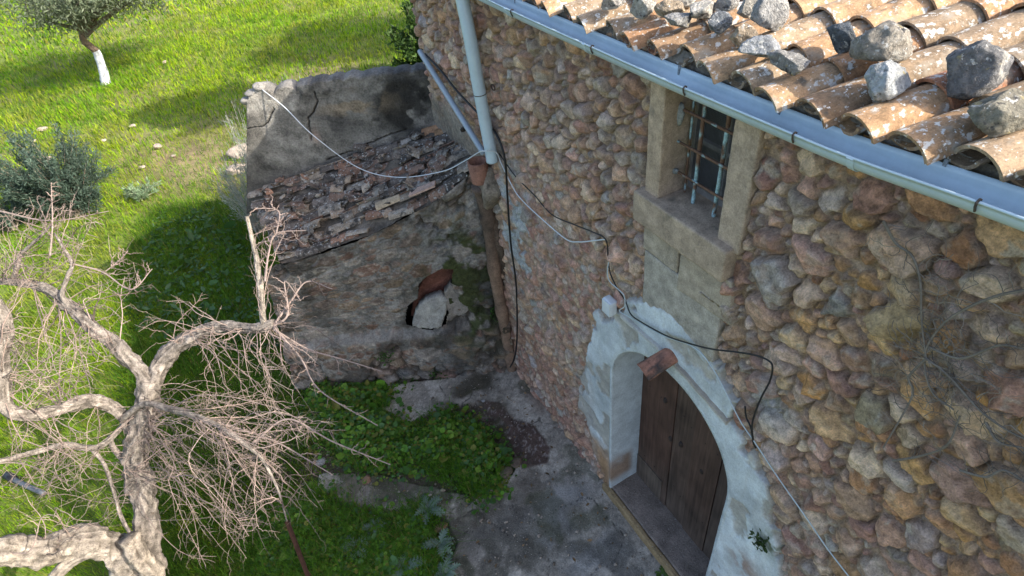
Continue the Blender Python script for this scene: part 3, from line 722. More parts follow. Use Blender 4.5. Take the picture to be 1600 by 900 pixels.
b = MB(); rough_block(b, (-.03, 1.12, -.1), (.30, 2.50, .118), (.21, .165, .135), 6, .005, .012, 22); th_ = b.build("threshold", M_YARD, house, True)
b = MB(); rough_block(b, (-.085, .9, -.1), (-.032, 2.50, .112), (.30, .21, .11), 7, .008, .014, 22); b.build("threshold_edge", M_YARD, th_, True)

# ------------------------------------------------------------------ lean-to shed
S_ = np.array([-.894, .447, 0]); N_ = np.array([.447, .894, 0]); FP = np.array([0, 4.42, 0]); BP = np.array([0, 5.50, 0])
shed = empty("lean_to_shed", (-1.1, 5.4, 0), "crumbling lean-to shed with mossy tiles and stained plaster against the farmhouse wall", "shed")
def f_top(s): return np.interp(s, [-1, 0, .2, .4, .6, .8, 1.0, 1.2, 1.4, 1.7, 2.0, 2.5], [2.72, 2.70, 2.575, 2.455, 2.35, 2.26, 2.175, 2.10, 2.035, 1.95, 1.88, 1.80])
def b_roof(s): return 2.66 - .225 * s
def bat(s, z): return s * (1 + (.125 - .062 * np.clip(z, -.2, 2.2)) * s / 2.2 * 1.0)

HOLE = [front_pt(*p, 0) for p in ((638, 500), (640, 470), (655, 458), (656, 435), (668, 424), (692, 412), (711, 411), (707, 436), (700, 455), (706, 470), (700, 500), (668, 506))]
HOLE = [((q - FP) @ S_, q[2]) for q in HOLE]
def shed_front():
    u = np.arange(-.02, 2.36, .0115); v = np.arange(-.3, 2.70, .0115); U, Wr = np.meshgrid(u, v, indexing='ij')
    W = np.where(Wr > .9, .9 + (Wr - .9) * (f_top(U) + .045 - .9) / (2.70 - .9), Wr)
    P, R_ = scatter_stones(-.05, 2.4, -.3, 2.75, (.13, .11, .09, .07, .055, .042, .03), (60, 160, 350, 800, 1500, 2500, 4000), lambda a, b, r: np.ones_like(a), 15, .80)
    pal = [(.24, .155, .12), (.22, .17, .14), (.27, .20, .14), (.20, .19, .175), (.29, .255, .22)]
    def colf(a, b, r):
        return np.array(pal[r.choice(5, p=[.34, .2, .16, .12, .18] if b < .85 else [.14, .22, .14, .25, .25])]) * r.uniform(.75, 1.2)
    plast = NX.f2(U * 2.2, W * 2.2 + 9, 4)
    cover = np.clip(sstep(.58, .50, plast - .28 * sstep(.5, 1.3, W) * sstep(.55, .9, U) + .12 * sstep(.75, .5, U)), 0, 1)
    mh = -.008 + .078 * cover + .012 * (NY.f2(U * 26, W * 26, 3) - .5) + .02 * (NX.f2(U * 7, W * 7, 3) - .5)
    t = NZ.f2(U * 4, W * 4, 5)[..., None]
    mc = np.array((.105, .085, .065)) * (1 - cover[..., None]) + (np.array((.12, .112, .10)) * (1 - t) + np.array((.40, .38, .345)) * t) * cover[..., None]
    H, C = rubble(u, v, P, R_, colf, 19, mh, mc, prot=(.45, .8), maxp=.055, joint=.012, bevel=.026)
    # rain-washed black stains, moss near the clay pipe, a smooth darker patch towards the house corner
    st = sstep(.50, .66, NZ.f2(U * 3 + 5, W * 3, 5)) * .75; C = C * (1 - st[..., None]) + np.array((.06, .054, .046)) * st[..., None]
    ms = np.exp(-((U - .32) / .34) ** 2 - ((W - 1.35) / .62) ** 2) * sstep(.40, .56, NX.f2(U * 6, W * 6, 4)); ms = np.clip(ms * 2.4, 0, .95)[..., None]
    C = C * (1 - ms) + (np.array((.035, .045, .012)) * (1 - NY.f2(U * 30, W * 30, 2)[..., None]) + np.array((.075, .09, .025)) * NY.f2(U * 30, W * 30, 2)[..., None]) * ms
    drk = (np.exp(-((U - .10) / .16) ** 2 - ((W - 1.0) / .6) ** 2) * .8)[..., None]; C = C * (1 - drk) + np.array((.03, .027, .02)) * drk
    H = H + .035 * ms[..., 0] * NY.f2(U * 24, W * 24, 3)
    plinth = sstep(.86, .76, W + .08 * (NX.f2(U * 4, W * 0, 3) - .5)); H = H + .10 * plinth + .05 * plinth * (NZ.f2(U * 3, W * 3, 3) - .5)
    ldg = np.exp(-((W - .80) / .05) ** 2)[..., None] * sstep(.5, .9, U)[..., None] * .7; C = C * (1 - ldg) + np.array((.26, .245, .22)) * ldg
    ub = bat(U, W)
    X = FP[None, None] + ub[..., None] * S_ - H[..., None] * N_; X[..., 2] = W
    F = grid_faces(len(u), len(v)); hd = poly_sd(U + .02 * (NX.f2(U * 20, W * 20, 2) - .5), W, HOLE).ravel()
    ok = hd[F].min(1) < 0.0
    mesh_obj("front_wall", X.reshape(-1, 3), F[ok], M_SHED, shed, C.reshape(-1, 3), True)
shed_front()
# side wall and the dark inside behind the hole
b = MB(); sF, sB = 2.30, 2.12
u = np.linspace(0, 1, 60); v = np.linspace(-.3, 1, 110); U, T = np.meshgrid(u, v, indexing='ij')
def side_pt(U, W):
    s = (2.20 * (1 - U) + 2.08 * U); s2 = bat(s, W); p = (FP[None, None] * (1 - U[..., None]) + BP[None, None] * U[..., None]) + s2[..., None] * S_; p[..., 2] = W; return p
zt = f_top(2.2) * (1 - U) + b_roof(2.1) * U - .02; W = np.where(T < 0, T, T * zt)
X = side_pt(U, W) + (.05 * (NX.f2(U * 5, W * 6, 4) - .5))[..., None] * S_
C = (np.array((.26, .245, .215)) * (.5 + NZ.f2(U * 5, W * 5, 4))[..., None])
mesh_obj("side_wall", X.reshape(-1, 3), grid_faces(60, 110)[:, ::-1], M_SHED, shed, C.reshape(-1, 3), True)
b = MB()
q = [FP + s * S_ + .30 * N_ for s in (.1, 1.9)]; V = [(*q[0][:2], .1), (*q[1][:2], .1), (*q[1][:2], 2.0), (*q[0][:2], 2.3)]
b.add(V, [(0, 1, 2, 3)], (.015, .012, .01)); b.build("hole_dark_sheet", M_DARK, shed)  # flat near-black sheet, shade of the hole put into its colour

def crack_d(U, W, pts):
    d = np.full(U.shape, 9.)
    for a, c in zip(pts[:-1], pts[1:]):
        e = np.subtract(c, a); t = np.clip(((U - a[0]) * e[0] + (W - a[1]) * e[1]) / (e @ e), 0, 1); d = np.minimum(d, np.hypot(U - a[0] - e[0] * t, W - a[1] - e[1] * t))
    return d
def bpt(px, py):
    q = atplane(px, py, BP, N_); return ((q - BP) @ S_, q[2])
def shed_back():
    u = np.arange(-.02, 1.80, .0085); v = np.arange(1.9, 3.285, .0085); U, Wr = np.meshgrid(u, v, indexing='ij')
    top = 3.275 + .02 * (NX.f2(U * 9, U * 0, 3) - .5) + .022 * (NX.f2(U * 26, U * 0 + 2, 2) - .5) + .02 * np.abs(np.sin(U * 19)) * (U < 1.2)
    top = np.where(U > 1.30, 3.17 + .11 * np.sqrt(np.clip(1 - ((U - 1.42) / .125) ** 2, 0, 1)), top)
    top = np.where(U > 1.535, 3.17 + .115 * np.sqrt(np.clip(1 - ((U - 1.66) / .13) ** 2, 0, 1)), top)
    W = np.where(Wr > 2.7, 2.7 + (Wr - 2.7) * (top - 2.7) / (3.281 - 2.7), Wr)
    H = .014 * (NX.f2(U * 4, W * 4, 4) - .5) + .006 * (NY.f2(U * 30, W * 30, 3) - .5) + .022 * sstep(3.12, 3.2, W) * (U < 1.28) * NZ.f2(U * 16, W * 16, 3)
    t = NZ.f2(U * 2.6 + 3, W * 2.6, 5)[..., None]; C = np.array((.20, .185, .16)) * (1 - t) + np.array((.40, .375, .33)) * t
    pale = np.clip(sstep(1.25, 1.42, U) * sstep(2.95, 3.1, W), 0, 1)[..., None]; C = C * (1 - pale) + np.array((.44, .41, .36)) * pale * (.8 + .4 * t)
    mold = np.clip((np.exp(-((U - .33) / .25) ** 2 - ((W - 2.95) / .26) ** 2) * 1.5 + .45 * sstep(.8, .1, U)) * sstep(.34, .55, NX.f2(U * 5, W * 5, 4)), 0, .96)[..., None]; C = C * (1 - mold) + np.array((.03, .028, .025)) * mold
    m2 = np.clip(np.exp(-((U - .98) / .16) ** 2 - ((W - 2.82) / .16) ** 2) * .8 + sstep(3.1, 3.25, W) * .6 * (U < 1.28) * sstep(.35, .6, NZ.f2(U * 8, W * 8, 3)) + sstep(.5, .7, NY.f2(U * 5, W * 5 + 3, 4)) * .6 + .5 * sstep(2.62, 2.4, W + .1 * NX.f2(U * 6, W * 6, 3)), 0, .85)[..., None]
    C = C * (1 - m2) + np.array((.085, .08, .074)) * m2
    tan = np.clip(np.exp(-((U - .78) / .3) ** 2 - ((W - 3.02) / .12) ** 2) * sstep(.35, .55, NZ.f2(U * 5, W * 9, 4)), 0, .7)[..., None]; C = C * (1 - tan) + np.array((.33, .25, .16)) * tan
    for pts, wd in (([bpt(*p) for p in ((437, 168), (434, 190), (431, 196), (425, 196))], .006), ([bpt(*p) for p in ((492, 142), (497, 160), (493, 176), (487, 184), (490, 200), (496, 218))], .007),
                    ([bpt(*p) for p in ((402, 200), (420, 196))], .005), ([bpt(*p) for p in ((520, 248), (560, 232), (600, 214), (635, 202))], .009)):
        d = crack_d(U + .02 * (NX.f2(U * 20, W * 20, 3) - .5), W + .02 * (NY.f2(U * 20, W * 20, 3) - .5), pts); k = sstep(wd, wd * .3, d); H = H - .045 * k; C = C * (1 - k[..., None]) + np.array((.02, .018, .016)) * k[..., None]
    pk = np.exp(-((U - bpt(500, 212)[0]) / .035) ** 2 - ((W - bpt(500, 212)[1]) / .08) ** 2)[..., None] * .8; C = C * (1 - pk) + np.array((.42, .29, .23)) * pk
    quoin = sstep(1.62, 1.70, U + .10 * (W - 2.9) * 0 + .05 * NX.f2(U * 7, W * 7, 2))[..., None] * sstep(3.1, 3.0, W)[..., None] * .75; C = C * (1 - quoin) + np.array((.13, .12, .105)) * (.6 + .9 * NY.f2(U * 9, W * 9, 3)[..., None]) * quoin
    ub = U * (1 + .20 * (3.28 - W) / .88 * sstep(.9, 1.8, U))
    X = BP[None, None] + ub[..., None] * S_ - H[..., None] * N_; X[..., 2] = W
    nu, nv = len(u), len(v); Vf = X.reshape(-1, 3); F = grid_faces(nu, nv)
    # thickness: rounded top and back
    prof = [(.03, .012), (.10, .02), (.18, .012), (.24, -.03), (.25, -3.6)]
    tp = X[:, -1, :]; cols = C[:, -1, :]; base = len(Vf); Vs = [Vf]; Cs = [C.reshape(-1, 3)]; FF = [F]
    prev = np.arange(nu) * nv + nv - 1
    for k, (d, dz) in enumerate(prof):
        r_ = tp + N_ * d; r_[:, 2] = np.maximum(r_[:, 2] + dz + .02 * (NX.f2(u * 11, u * 0 + k, 3) - .5), -.3); Vs.append(r_); Cs.append(cols * .8 + .02); cur = base + k * nu + np.arange(nu)
        FF.append(np.stack([prev[:-1], prev[1:], cur[1:], cur[:-1]], 1)); prev = cur
    Vall = np.concatenate(Vs)
    # outer end of the wall
    endv = Vf[(nu - 1) * nv:(nu) * nv]; e2 = endv + N_ * .25; low = endv[:1].copy(); low[:, 2] = -.3
    k0 = len(Vall); Vall = np.concatenate([Vall, e2]); Cs.append(np.tile((.17, .155, .135), (nv, 1)))
    a = (nu - 1) * nv + np.arange(nv); bb = k0 + np.arange(nv); FF.append(np.stack([a[:-1], bb[:-1], bb[1:], a[1:]], 1))
    mesh_obj("back_wall", Vall, np.concatenate(FF), M_SHED, shed, np.concatenate(Cs), True)
shed_back()
b = MB()   # the low end of the back wall, down to the ground behind the side wall
q0 = BP + 2.12 * S_; V = []
for z in (-.3, 2.15):
    s = bat(2.10, z) if z < 1 else 2.14
    for d in (0.0, .25): V.append((*(BP + s * S_ + d * N_)[:2], z))
    for d in (0.0, .25): V.append((*(BP + 1.4 * S_ + d * N_)[:2], z))
b.add(V, [(0, 1, 5, 4), (1, 3, 7, 5), (4, 5, 7, 6), (2, 0, 4, 6)], (.17, .155, .13)); b.build("wall_end", M_SHED, shed)
for k, (px, py, s) in enumerate(((391, 147, .11), (404, 137, .12), (384, 160, .10))):
    q = atplane(px, py, BP, N_); V, F = rock(60 + k, (s * 1.3, s, s * .7), ICO3, 9, .08); b = MB(); b.add(V + q + N_ * .05, F, (.30, .285, .26)); b.build("coping_stone", M_FIELDROCK, shed, True)
# roof bed and tiles
def sroof(a, s):   # a: 0 front .. 1 back
    return f_top(s) * (1 - a) + b_roof(s) * a
ss = np.linspace(0, 2.20, 150); aa = np.linspace(-.03, 1.02, 70); SS, AA = np.meshgrid(ss, aa, indexing='ij')
X = FP * (1 - AA[..., None]) + BP * AA[..., None] + SS[..., None] * S_; X[..., 2] = f_top(SS) * (1 - AA) + b_roof(SS) * AA + .012 + .085 * np.clip(NX.f2(SS * 5, AA * 6, 4) - .28, 0, 1) + .02 * (NY.f2(SS * 22, AA * 22, 3) - .5)
tb = NZ.f2(SS * 8, AA * 8, 4)[..., None]; C = np.array((.075, .065, .052)) * (1 - tb) + np.array((.24, .20, .155)) * tb
sroofo = mesh_obj("roof", X.reshape(-1, 3), grid_faces(150, 70), M_SHED, shed, C.reshape(-1, 3), True)
def shed_tiles():
    mb = MB(); rr = np.random.default_rng(77)
    pal = [(.13, .105, .085), (.15, .10, .075), (.21, .12, .08), (.23, .175, .125), (.18, .155, .125), (.095, .08, .068), (.27, .22, .165), (.17, .11, .08), (.12, .10, .085)]
    rows = 8
    for i in range(rows):
        for k in range(11):
            for kind in (0, 1):
                a = (i + (.5 if kind else 0)) / rows + .05 + rr.normal(0, .008)
                if a > 1.0: continue
                s = 2.20 - k * .205 + rr.normal(0, .015)
                if s < .12 or (a > .78 and s < .35) or rr.random() < .18: continue
                L = rr.uniform(.24, .30); 
                if rr.random() < .22: L *= .6
                V, F = barrel(L, .074 * rr.uniform(.92, 1.1), .060, .012, kind == 0, 8, 3)
                o = FP * (1 - a) + BP * a + s * S_; z = sroof(a, s)
                sl = (sroof(a, s - .2) - z) / .2
                ax = -S_ + np.array([0, 0, sl + rr.normal(0, .03)]); ax /= np.linalg.norm(ax); yaw = rr.normal(0, .13)
                side = np.cross((0, 0, 1), ax); side /= np.linalg.norm(side); ax = ax * math.cos(yaw) + side * math.sin(yaw); side = np.cross((0, 0, 1), ax); side /= np.linalg.norm(side)
                up = np.cross(ax, side); roll = rr.normal(0, .18); side2 = side * math.cos(roll) + up * math.sin(roll); up2 = np.cross(ax, side2)
                W_ = o + [0, 0, z + (.030 if kind == 0 else .05) + rr.normal(0, .012)] + V[:, :1] * (ax - up * .05) + V[:, 1:2] * side2 + V[:, 2:3] * up2
                c = np.array(pal[rr.integers(len(pal))]) * rr.uniform(.8, 1.25)
                mb.add(W_, F, c * (.6 + .8 * NZ.f3(W_ + rr.uniform(0, 9), 8, 3))[:, None])
    for k in range(95):      # broken pieces and mortar lumps lying among the tiles
        a = rr.uniform(.03, .97); s = rr.uniform(.1, 2.1); o = FP * (1 - a) + BP * a + s * S_; z = sroof(a, s)
        if rr.random() < .55:
            V, F = barrel(rr.uniform(.06, .15), .07, .062, .012, rr.random() < .7, 6, 2)
        else: V, F = rock(900 + k, rr.uniform(.04, .10, 3) * [1.2, 1, .5], ICO2, 8, .08)
        e_ = rr.uniform(0, 6.28) if rr.random() < .4 else math.atan2(-S_[1], -S_[0]) + rr.normal(0, .3); ti = rr.normal(0, .2); ca_, sa_ = math.cos(e_), math.sin(e_)
        Q = np.stack([V[:, 0] * ca_ - V[:, 1] * sa_, V[:, 0] * sa_ + V[:, 1] * ca_, V[:, 2] + V[:, 0] * ti + V[:, 0] * .28], 1)
        c = np.array(pal[rr.integers(len(pal))]) * rr.uniform(.7, 1.4); mb.add(Q + o + [0, 0, z + rr.uniform(.055, .10)], F, c * (.6 + .8 * NZ.f3(Q + k, 12, 3))[:, None])
    mb.build("roof_tiles", M_OLDTILE, sroofo)
shed_tiles()

def on_shed_roof(px, py, lift=.09):
    q = at(px, py, 2, 2.4)
    for _ in range(12):
        s = (q - FP) @ S_; a = ((q - FP) @ N_) / ((BP - FP) @ N_); q = at(px, py, 2, sroof(np.clip(a, -.1, 1.1), s) + lift)
    s = (q - FP) @ S_; return q, s

# loose things on the shed roof and in its wall
def frame_roof(yaw=0, pitch=.33, roll=0.):
    ax = -S_ + np.array([0, 0, pitch]); ax /= np.linalg.norm(ax); side = np.cross((0, 0, 1), ax); side /= np.linalg.norm(side)
    ax = ax * math.cos(yaw) + side * math.sin(yaw); side = np.cross((0, 0, 1), ax); side /= np.linalg.norm(side); up = np.cross(ax, side)
    s2 = side * math.cos(roll) + up * math.sin(roll); return ax, s2, np.cross(ax, s2)
q, s = on_shed_roof(660, 295, .165); ax, sd2, up = frame_roof(.02, .30, -.12)
V, F = grid_block(6); b = MB(); P = V * [.135, .062, .009]; P = P + (NX.f3(P + 3, 30, 2) - .5)[:, None] * .003; b.add(q + P[:, :1] * ax + P[:, 1:2] * sd2 + P[:, 2:] * up, F, (.58, .40, .31))
o = b.build("flat_tile", M_FIELDROCK); tag(o, "clean pink flat tile lying loose near the edge of the shed roof", "tile")
for k, (px, py, yaw, L, c, lab) in enumerate(((608, 316, .03, .26, (.42, .33, .22), "pale tan half-round tile lying loose beside the pink flat tile"),
        (697, 208, -.22, .22, (.33, .20, .11), "orange broken tile leaning on the heap under the back wall, nearest the grey pipes"),
        (675, 205, -.08, .20, (.36, .21, .12), "orange-brown broken tile in the middle of the tile heap on the shed roof"),
        (660, 226, .02, .24, (.30, .18, .11), "long brown broken tile tilted at the front of the tile heap"),
        (640, 222, .10, .16, (.42, .37, .31), "whitish tile shard at the left end of the tile heap"),
        (706, 238, .02, .20, (.40, .24, .15), "orange tile shard lying below the heap, near the house wall"))):
    q, s = on_shed_roof(px, py, .13 if 0 < k < 4 else .11); ax, sd2, up = frame_roof(yaw, .30, (.0, .9, .6, .5, .2, .1)[k])
    V, F = barrel(L, .07, .055, .012, True, 8, 3); b = MB(); b.add(q + V[:, :1] * ax - ax * L / 2 + V[:, 1:2] * sd2 + V[:, 2:] * up, F, np.array(c) * (.7 + .6 * NZ.f3(V + k, 12, 3))[:, None])
    o = b.build("roof_tile" if k == 0 else "broken_tile", M_CLAY); tag(o, lab, "tile", None if k == 0 else "broken tiles heaped on the shed roof")
def plant_rock(px, py, off, size, seed, c, label, cat="stone", name="stone", rot=(0, 0, 0), mat=None, base=ICO4, cuts=8):
    q = front_pt(px, py, 0) - N_ * off; V, F = rock(seed, size, base, cuts, .05); from mathutils import Euler
    Rm = np.array(Euler(rot).to_matrix()); b = MB(); b.add(V @ Rm.T + q, F, c); o = b.build(name, mat or M_FIELDROCK, None, True); return tag(o, label, cat)
yawf = math.atan2(S_[1], S_[0])
def plate(pts, off, th, c, label, seed, name="stone_slab", lean=0.0):
    """an irregular broken plate of stone: outline on the shed wall plane, real thickness, leaning by `lean` at its top"""
    g = np.array([((front_pt(*p, 0) - FP) @ S_, front_pt(*p, 0)[2]) for p in pts]); ce = g.mean(0); b = MB(); n = 72
    d = np.vstack([g, g[:1]]); L = np.concatenate([[0], np.cumsum(np.hypot(*np.diff(d, axis=0).T))]); t = np.linspace(0, L[-1], n, endpoint=False); ol = np.stack([np.interp(t, L, d[:, 0]), np.interp(t, L, d[:, 1])], 1)
    ol += (np.stack([NX.f2(ol[:, 0] * 40 + seed, ol[:, 1] * 40, 3), NY.f2(ol[:, 0] * 40, ol[:, 1] * 40 + seed, 3)], 1) - .5) * .035
    rings = [(1.0, 0), (.985, 1), (.94, 1.0)] + [(f, 1.0) for f in (.8, .6, .4, .2, .05)]; V = []; zmin = g[:, 1].min()
    for f, k in rings:
        for p in ol:
            u_, z_ = ce + (p - ce) * f; bump_ = (NX.f2(np.array([u_ * 9 + seed]), np.array([z_ * 9]), 4)[0] - .5) * .05 + (NY.f2(np.array([u_ * 40]), np.array([z_ * 40.]), 2)[0] - .5) * .012
            V.append(FP + u_ * S_ + N_ * (-off + lean * (z_ - zmin) + (th if k == 0 else 0) + (bump_ if k else 0) + (.012 if f == .985 else 0)) + np.array([0, 0, z_]))
    F = [(i * n + j, i * n + (j + 1) % n, (i + 1) * n + (j + 1) % n, (i + 1) * n + j) for i in range(len(rings) - 1) for j in range(n)] + [tuple(range((len(rings) - 1) * n, len(rings) * n)), tuple(range(n))[::-1]]
    V = np.array(V); b.add(V, F, np.array(c) * (.55 + .9 * NZ.f3(V, 10, 4))[:, None]); return tag(b.build(name, M_FIELDROCK, None, True), label, "stone")
plate([(645, 500), (647, 488), (655, 470), (668, 460), (688, 455), (699, 462), (698, 480), (690, 502), (668, 504)], .12, .09, (.37, .355, .32), "pale grey stone slab leaning in front of the hole in the shed wall", 3, lean=.12)
plate([(694, 470), (694, 452), (704, 440), (716, 455), (722, 468), (736, 476), (726, 488), (704, 490)], .055, .10, (.27, .24, .21), "grey-brown stone wedged right of the pale slab at the shed wall hole", 7, "stone")
plate([(640, 505), (645, 475), (660, 448), (672, 432), (690, 414), (716, 412), (712, 440), (702, 465), (690, 500)], -.09, .08, (.20, .085, .06), "dark red slab showing inside the hole in the shed wall", 11, lean=.05)
# half tile on the ledge above the door
V, F = barrel(.235, .078, .066, .013, True, 12, 5); ax = np.array([1, -.16, .40]); ax /= np.linalg.norm(ax); sd2 = np.cross((0, 0, 1), ax); sd2 /= np.linalg.norm(sd2); up = np.cross(ax, sd2)
q = np.array([-.235, 1.845, 2.485]); W_ = q + V[:, :1] * ax + V[:, 1:2] * sd2 + V[:, 2:] * up; b = MB()
k_ = sstep(.50, .58, NZ.f3(V, 16, 4)) * sstep(.20, .10, V[:, 0]); b.add(W_, F, np.array((.32, .15, .10)) * (1 - k_[:, None]) + np.array((.07, .055, .05)) * k_[:, None])
o = b.build("roof_tile", M_CLAY, None, True); tag(o, "red half-round tile jutting out over the arched door on its ledge", "tile")

# ------------------------------------------------------------------ cables and the junction box
def cable(name, pts, r, c, label, n=10, parts=None):
    b = MB()
    for pp in pts: tube(b, catmull(pp, n), r, 7, c)
    o = b.build(name, M_CABLE, None, True); return tag(o, label, "cable")
wx = lambda px, py, d: at(px, py, 0, -d)
cable("power_cable", [[wx(664, 84, .07), wx(690, 112, .07), wx(712, 140, .07), wx(740, 170, .06), wx(765, 196, .06), wx(778, 215, .065), wx(789, 250, .07), wx(793, 310, .07), wx(798, 380, .075), wx(806, 440, .08), wx(808, 500, .09), wx(807, 540, .10), wx(803, 562, .12), wx(797, 574, .14)]],
      .0095, (.012, .012, .013), "thick black cable running down the house corner beside the clay drainpipe")
q0 = atplane(411, 143, BP, N_) - N_ * .0 + np.array([0, 0, .02]); q1 = wx(748, 238, .19)
mid = [at(445, 168, 1, 6.02), at(490, 212, 1, 5.75), on_shed_roof(560, 262, .30)[0], on_shed_roof(622, 277, .20)[0], on_shed_roof(690, 268, .20)[0], on_shed_roof(725, 252, .24)[0]]
cable("wire", [[q0, *mid, q1, wx(758, 236, .18), wx(775, 238, .09), wx(783, 255, .06), wx(800, 290, .06), wx(815, 312, .055), wx(850, 345, .055), wx(885, 374, .06), wx(905, 378, .06), wx(928, 376, .06), wx(946, 374, .06)]],
      .0045, (.60, .64, .66), "thin white wire sagging over the shed roof and along the stone wall", 14)
cable("wire", [[wx(780, 240, .05), wx(805, 275, .055), wx(835, 305, .05), wx(862, 335, .055), wx(900, 352, .055), wx(925, 362, .06), wx(946, 374, .065), wx(950, 400, .06), wx(953, 425, .06), wx(963, 448, .07), wx(977, 470, .07), wx(985, 490, .075), wx(1000, 502, .075), wx(1040, 524, .08), wx(1075, 536, .08), wx(1110, 545, .075), wx(1150, 550, .07), wx(1180, 555, .07), wx(1200, 563, .07), wx(1207, 573, .07), wx(1203, 595, .07), wx(1190, 620, .07), wx(1180, 645, .07), wx(1175, 665, .07), wx(1177, 688, .07)],
               [wx(1164, 635, .065), wx(1166, 652, .065), wx(1173, 668, .07), wx(1177, 692, .07), wx(1181, 700, .065)]],
      .0048, (.014, .014, .016), "black wire looping over the whitewashed door arch from the white box", 8)
cable("wire", [[wx(952, 405, .065), wx(949, 425, .065), wx(953, 440, .068), wx(966, 452, .08), wx(975, 462, .085), wx(976, 478, .08), wx(968, 486, .07), wx(985, 496, .07), wx(1035, 524, .075), wx(1085, 543, .075), wx(1115, 578, .072), wx(1140, 625, .07), wx(1158, 660, .07), wx(1180, 692, .07), wx(1215, 745, .07), wx(1262, 812, .07), wx(1295, 860, .07), wx(1340, 918, .07)]],
      .0038, (.46, .52, .53), "thin grey wire falling from the white box across the plaster to the lower right", 10)
b = MB(); rough_block(b, np.array((-.105, 2.36, 2.475)), np.array((-.045, 2.455, 2.60)), (.62, .65, .66), 3, .0004, .010, 8)
jb = b.build("junction_box", M_GUTTER, None, True); tag(jb, "small white plastic junction box on the wall above the door", "box")
b = MB(); rough_block(b, np.array((-.112, 2.364, 2.479)), np.array((-.1055, 2.451, 2.596)), (.64, .67, .68), 4, .0003, .003, 6); b.build("lid", M_GUTTER, jb, True)

# ------------------------------------------------------------------ stones laid on the roof
ROOFN = RN
def roof_stone(px, py, wpx, hpx, seed, c, label, cuts=9, lift=.06, dep=1.0):
    A = np.array([-.065, 0, ZE + .10]); q = atplane(px, py + hpx * .25, A, ROOFN); dist = np.linalg.norm(q - CAM); sc = dist / FPX * .74
    wd, ht = wpx * sc, hpx * sc
    V, F = rock(seed, (wd * 1.12, wd * .85 * dep, ht * 1.12), ICO5, cuts, .085, (.5, .9))
    yaw = np.random.default_rng(seed).uniform(-.5, .5) + math.atan2(RW[1, 0], RW[0, 0])
    R2 = np.array([[math.cos(yaw), -math.sin(yaw), 0], [math.sin(yaw), math.cos(yaw), 0], [0, 0, 1]])
    b = MB(); P = V @ R2.T + q + ROOFN * (ht * .30); b.add(P, F, np.array(c) * (.7 + .6 * NZ.f3(P * 1.0, 14, 3))[:, None])
    o = b.build("stone", M_ROCK, None, True); tag(o, label, "stone", "stones weighing down the roof tiles")
g1, g2, g3, g4 = (.42, .40, .37), (.50, .475, .42), (.33, .32, .30), (.46, .37, .27)
for a in ((1006, 10, 50, 34, 1, g2, "pale grey stone at the left end of the stones on the roof"),
          (1047, 14, 44, 34, 2, g4, "tan-topped grey stone second from the left end of the roof stones"),
          (1062, 32, 52, 26, 3, g3, "flat dark grey stone low on the roof tiles, left of the window"),
          (1098, 16, 50, 32, 4, g2, "speckled ragged grey stone behind the flat dark one on the roof"),
          (1123, 37, 42, 34, 5, (.24, .26, .28), "bluish stone with white lichen edges above the window gutter"),
          (1133, 5, 40, 24, 6, g3, "grey lichened stone at the top picture edge beside the big pale block"),
          (1168, 14, 44, 34, 7, g2, "rounded pale stone just left of the tall white-grey block on the roof"),
          (1162, 52, 42, 40, 8, g4, "pointed brown-faced stone standing between tiles above the window"),
          (1203, 22, 56, 58, 9, (.36, .355, .34), "tall white-grey block of stone near the top of the roof"),
          (1192, 76, 76, 34, 10, (.36, .38, .40), "long low stone crusted with white and blue lichen"),
          (1233, 96, 76, 38, 11, g3, "long flat grey stone with a dark face, lying along a tile ridge"),
          (1315, 57, 56, 46, 12, (.16, .18, .20), "dark blue-grey stone just left of the largest pitted boulder"),
          (1385, 68, 100, 66, 13, (.34, .31, .26), "largest pale pitted boulder on the roof"),
          (1384, 124, 70, 60, 14, (.46, .48, .48), "white lichen-topped stone below the largest boulder"),
          (1514, 110, 90, 74, 15, (.20, .20, .20), "dark grey cube-like stone standing on the tiles at the right"),
          (1560, 177, 88, 66, 16, (.30, .28, .22), "rough yellowish-grey stone nearest the right picture edge"),
          (960, 3, 44, 26, 17, g1, "small grey stone at the top picture edge over the left tiles"),
          (1075, -6, 44, 30, 18, g2, "grey stone half cut by the top picture edge over the flat dark one")):
    roof_stone(*a, cuts=(6 if a[4] in (15, 9) else 10))

# ------------------------------------------------------------------ ground
gx = np.concatenate([np.arange(-70, -9, 3.0), np.arange(-9, 3, .16), np.arange(3, 60, 3.0)]); gy = np.concatenate([np.arange(-12, 0, 1.0), np.arange(0, 28, .16), np.arange(28, 140, 4.0)])
U, W = np.meshgrid(gx, gy, indexing='ij')
Z = -.03 + .10 * (NX.f2(U * .5, W * .5, 3) - .5) * sstep(5.5, 7.5, np.hypot(U + 0, W * 1.0)) - .02 * sstep(-3, -1.5, U) * sstep(6, 5, W)
soil = sstep(.45, .7, NZ.f2(U * .55, W * .55 + 3, 4)); bare = np.exp(-((U + 2.8) / 1.6) ** 2 - ((W - 13.2) / 2.0) ** 2) + np.exp(-((U - .8) / 1.5) ** 2 - ((W - 15) / 3) ** 2) * .8
tt = np.clip(soil * .35 + bare * .8, 0, 1)[..., None]
C = np.array((.13, .17, .03)) * (1 - tt) + np.array((.25, .18, .11)) * tt
mesh_obj("ground", np.stack([U, W, Z], -1).reshape(-1, 3), grid_faces(len(gx), len(gy)), M_GROUND, None, C.reshape(-1, 3), True)["kind"] = "structure"

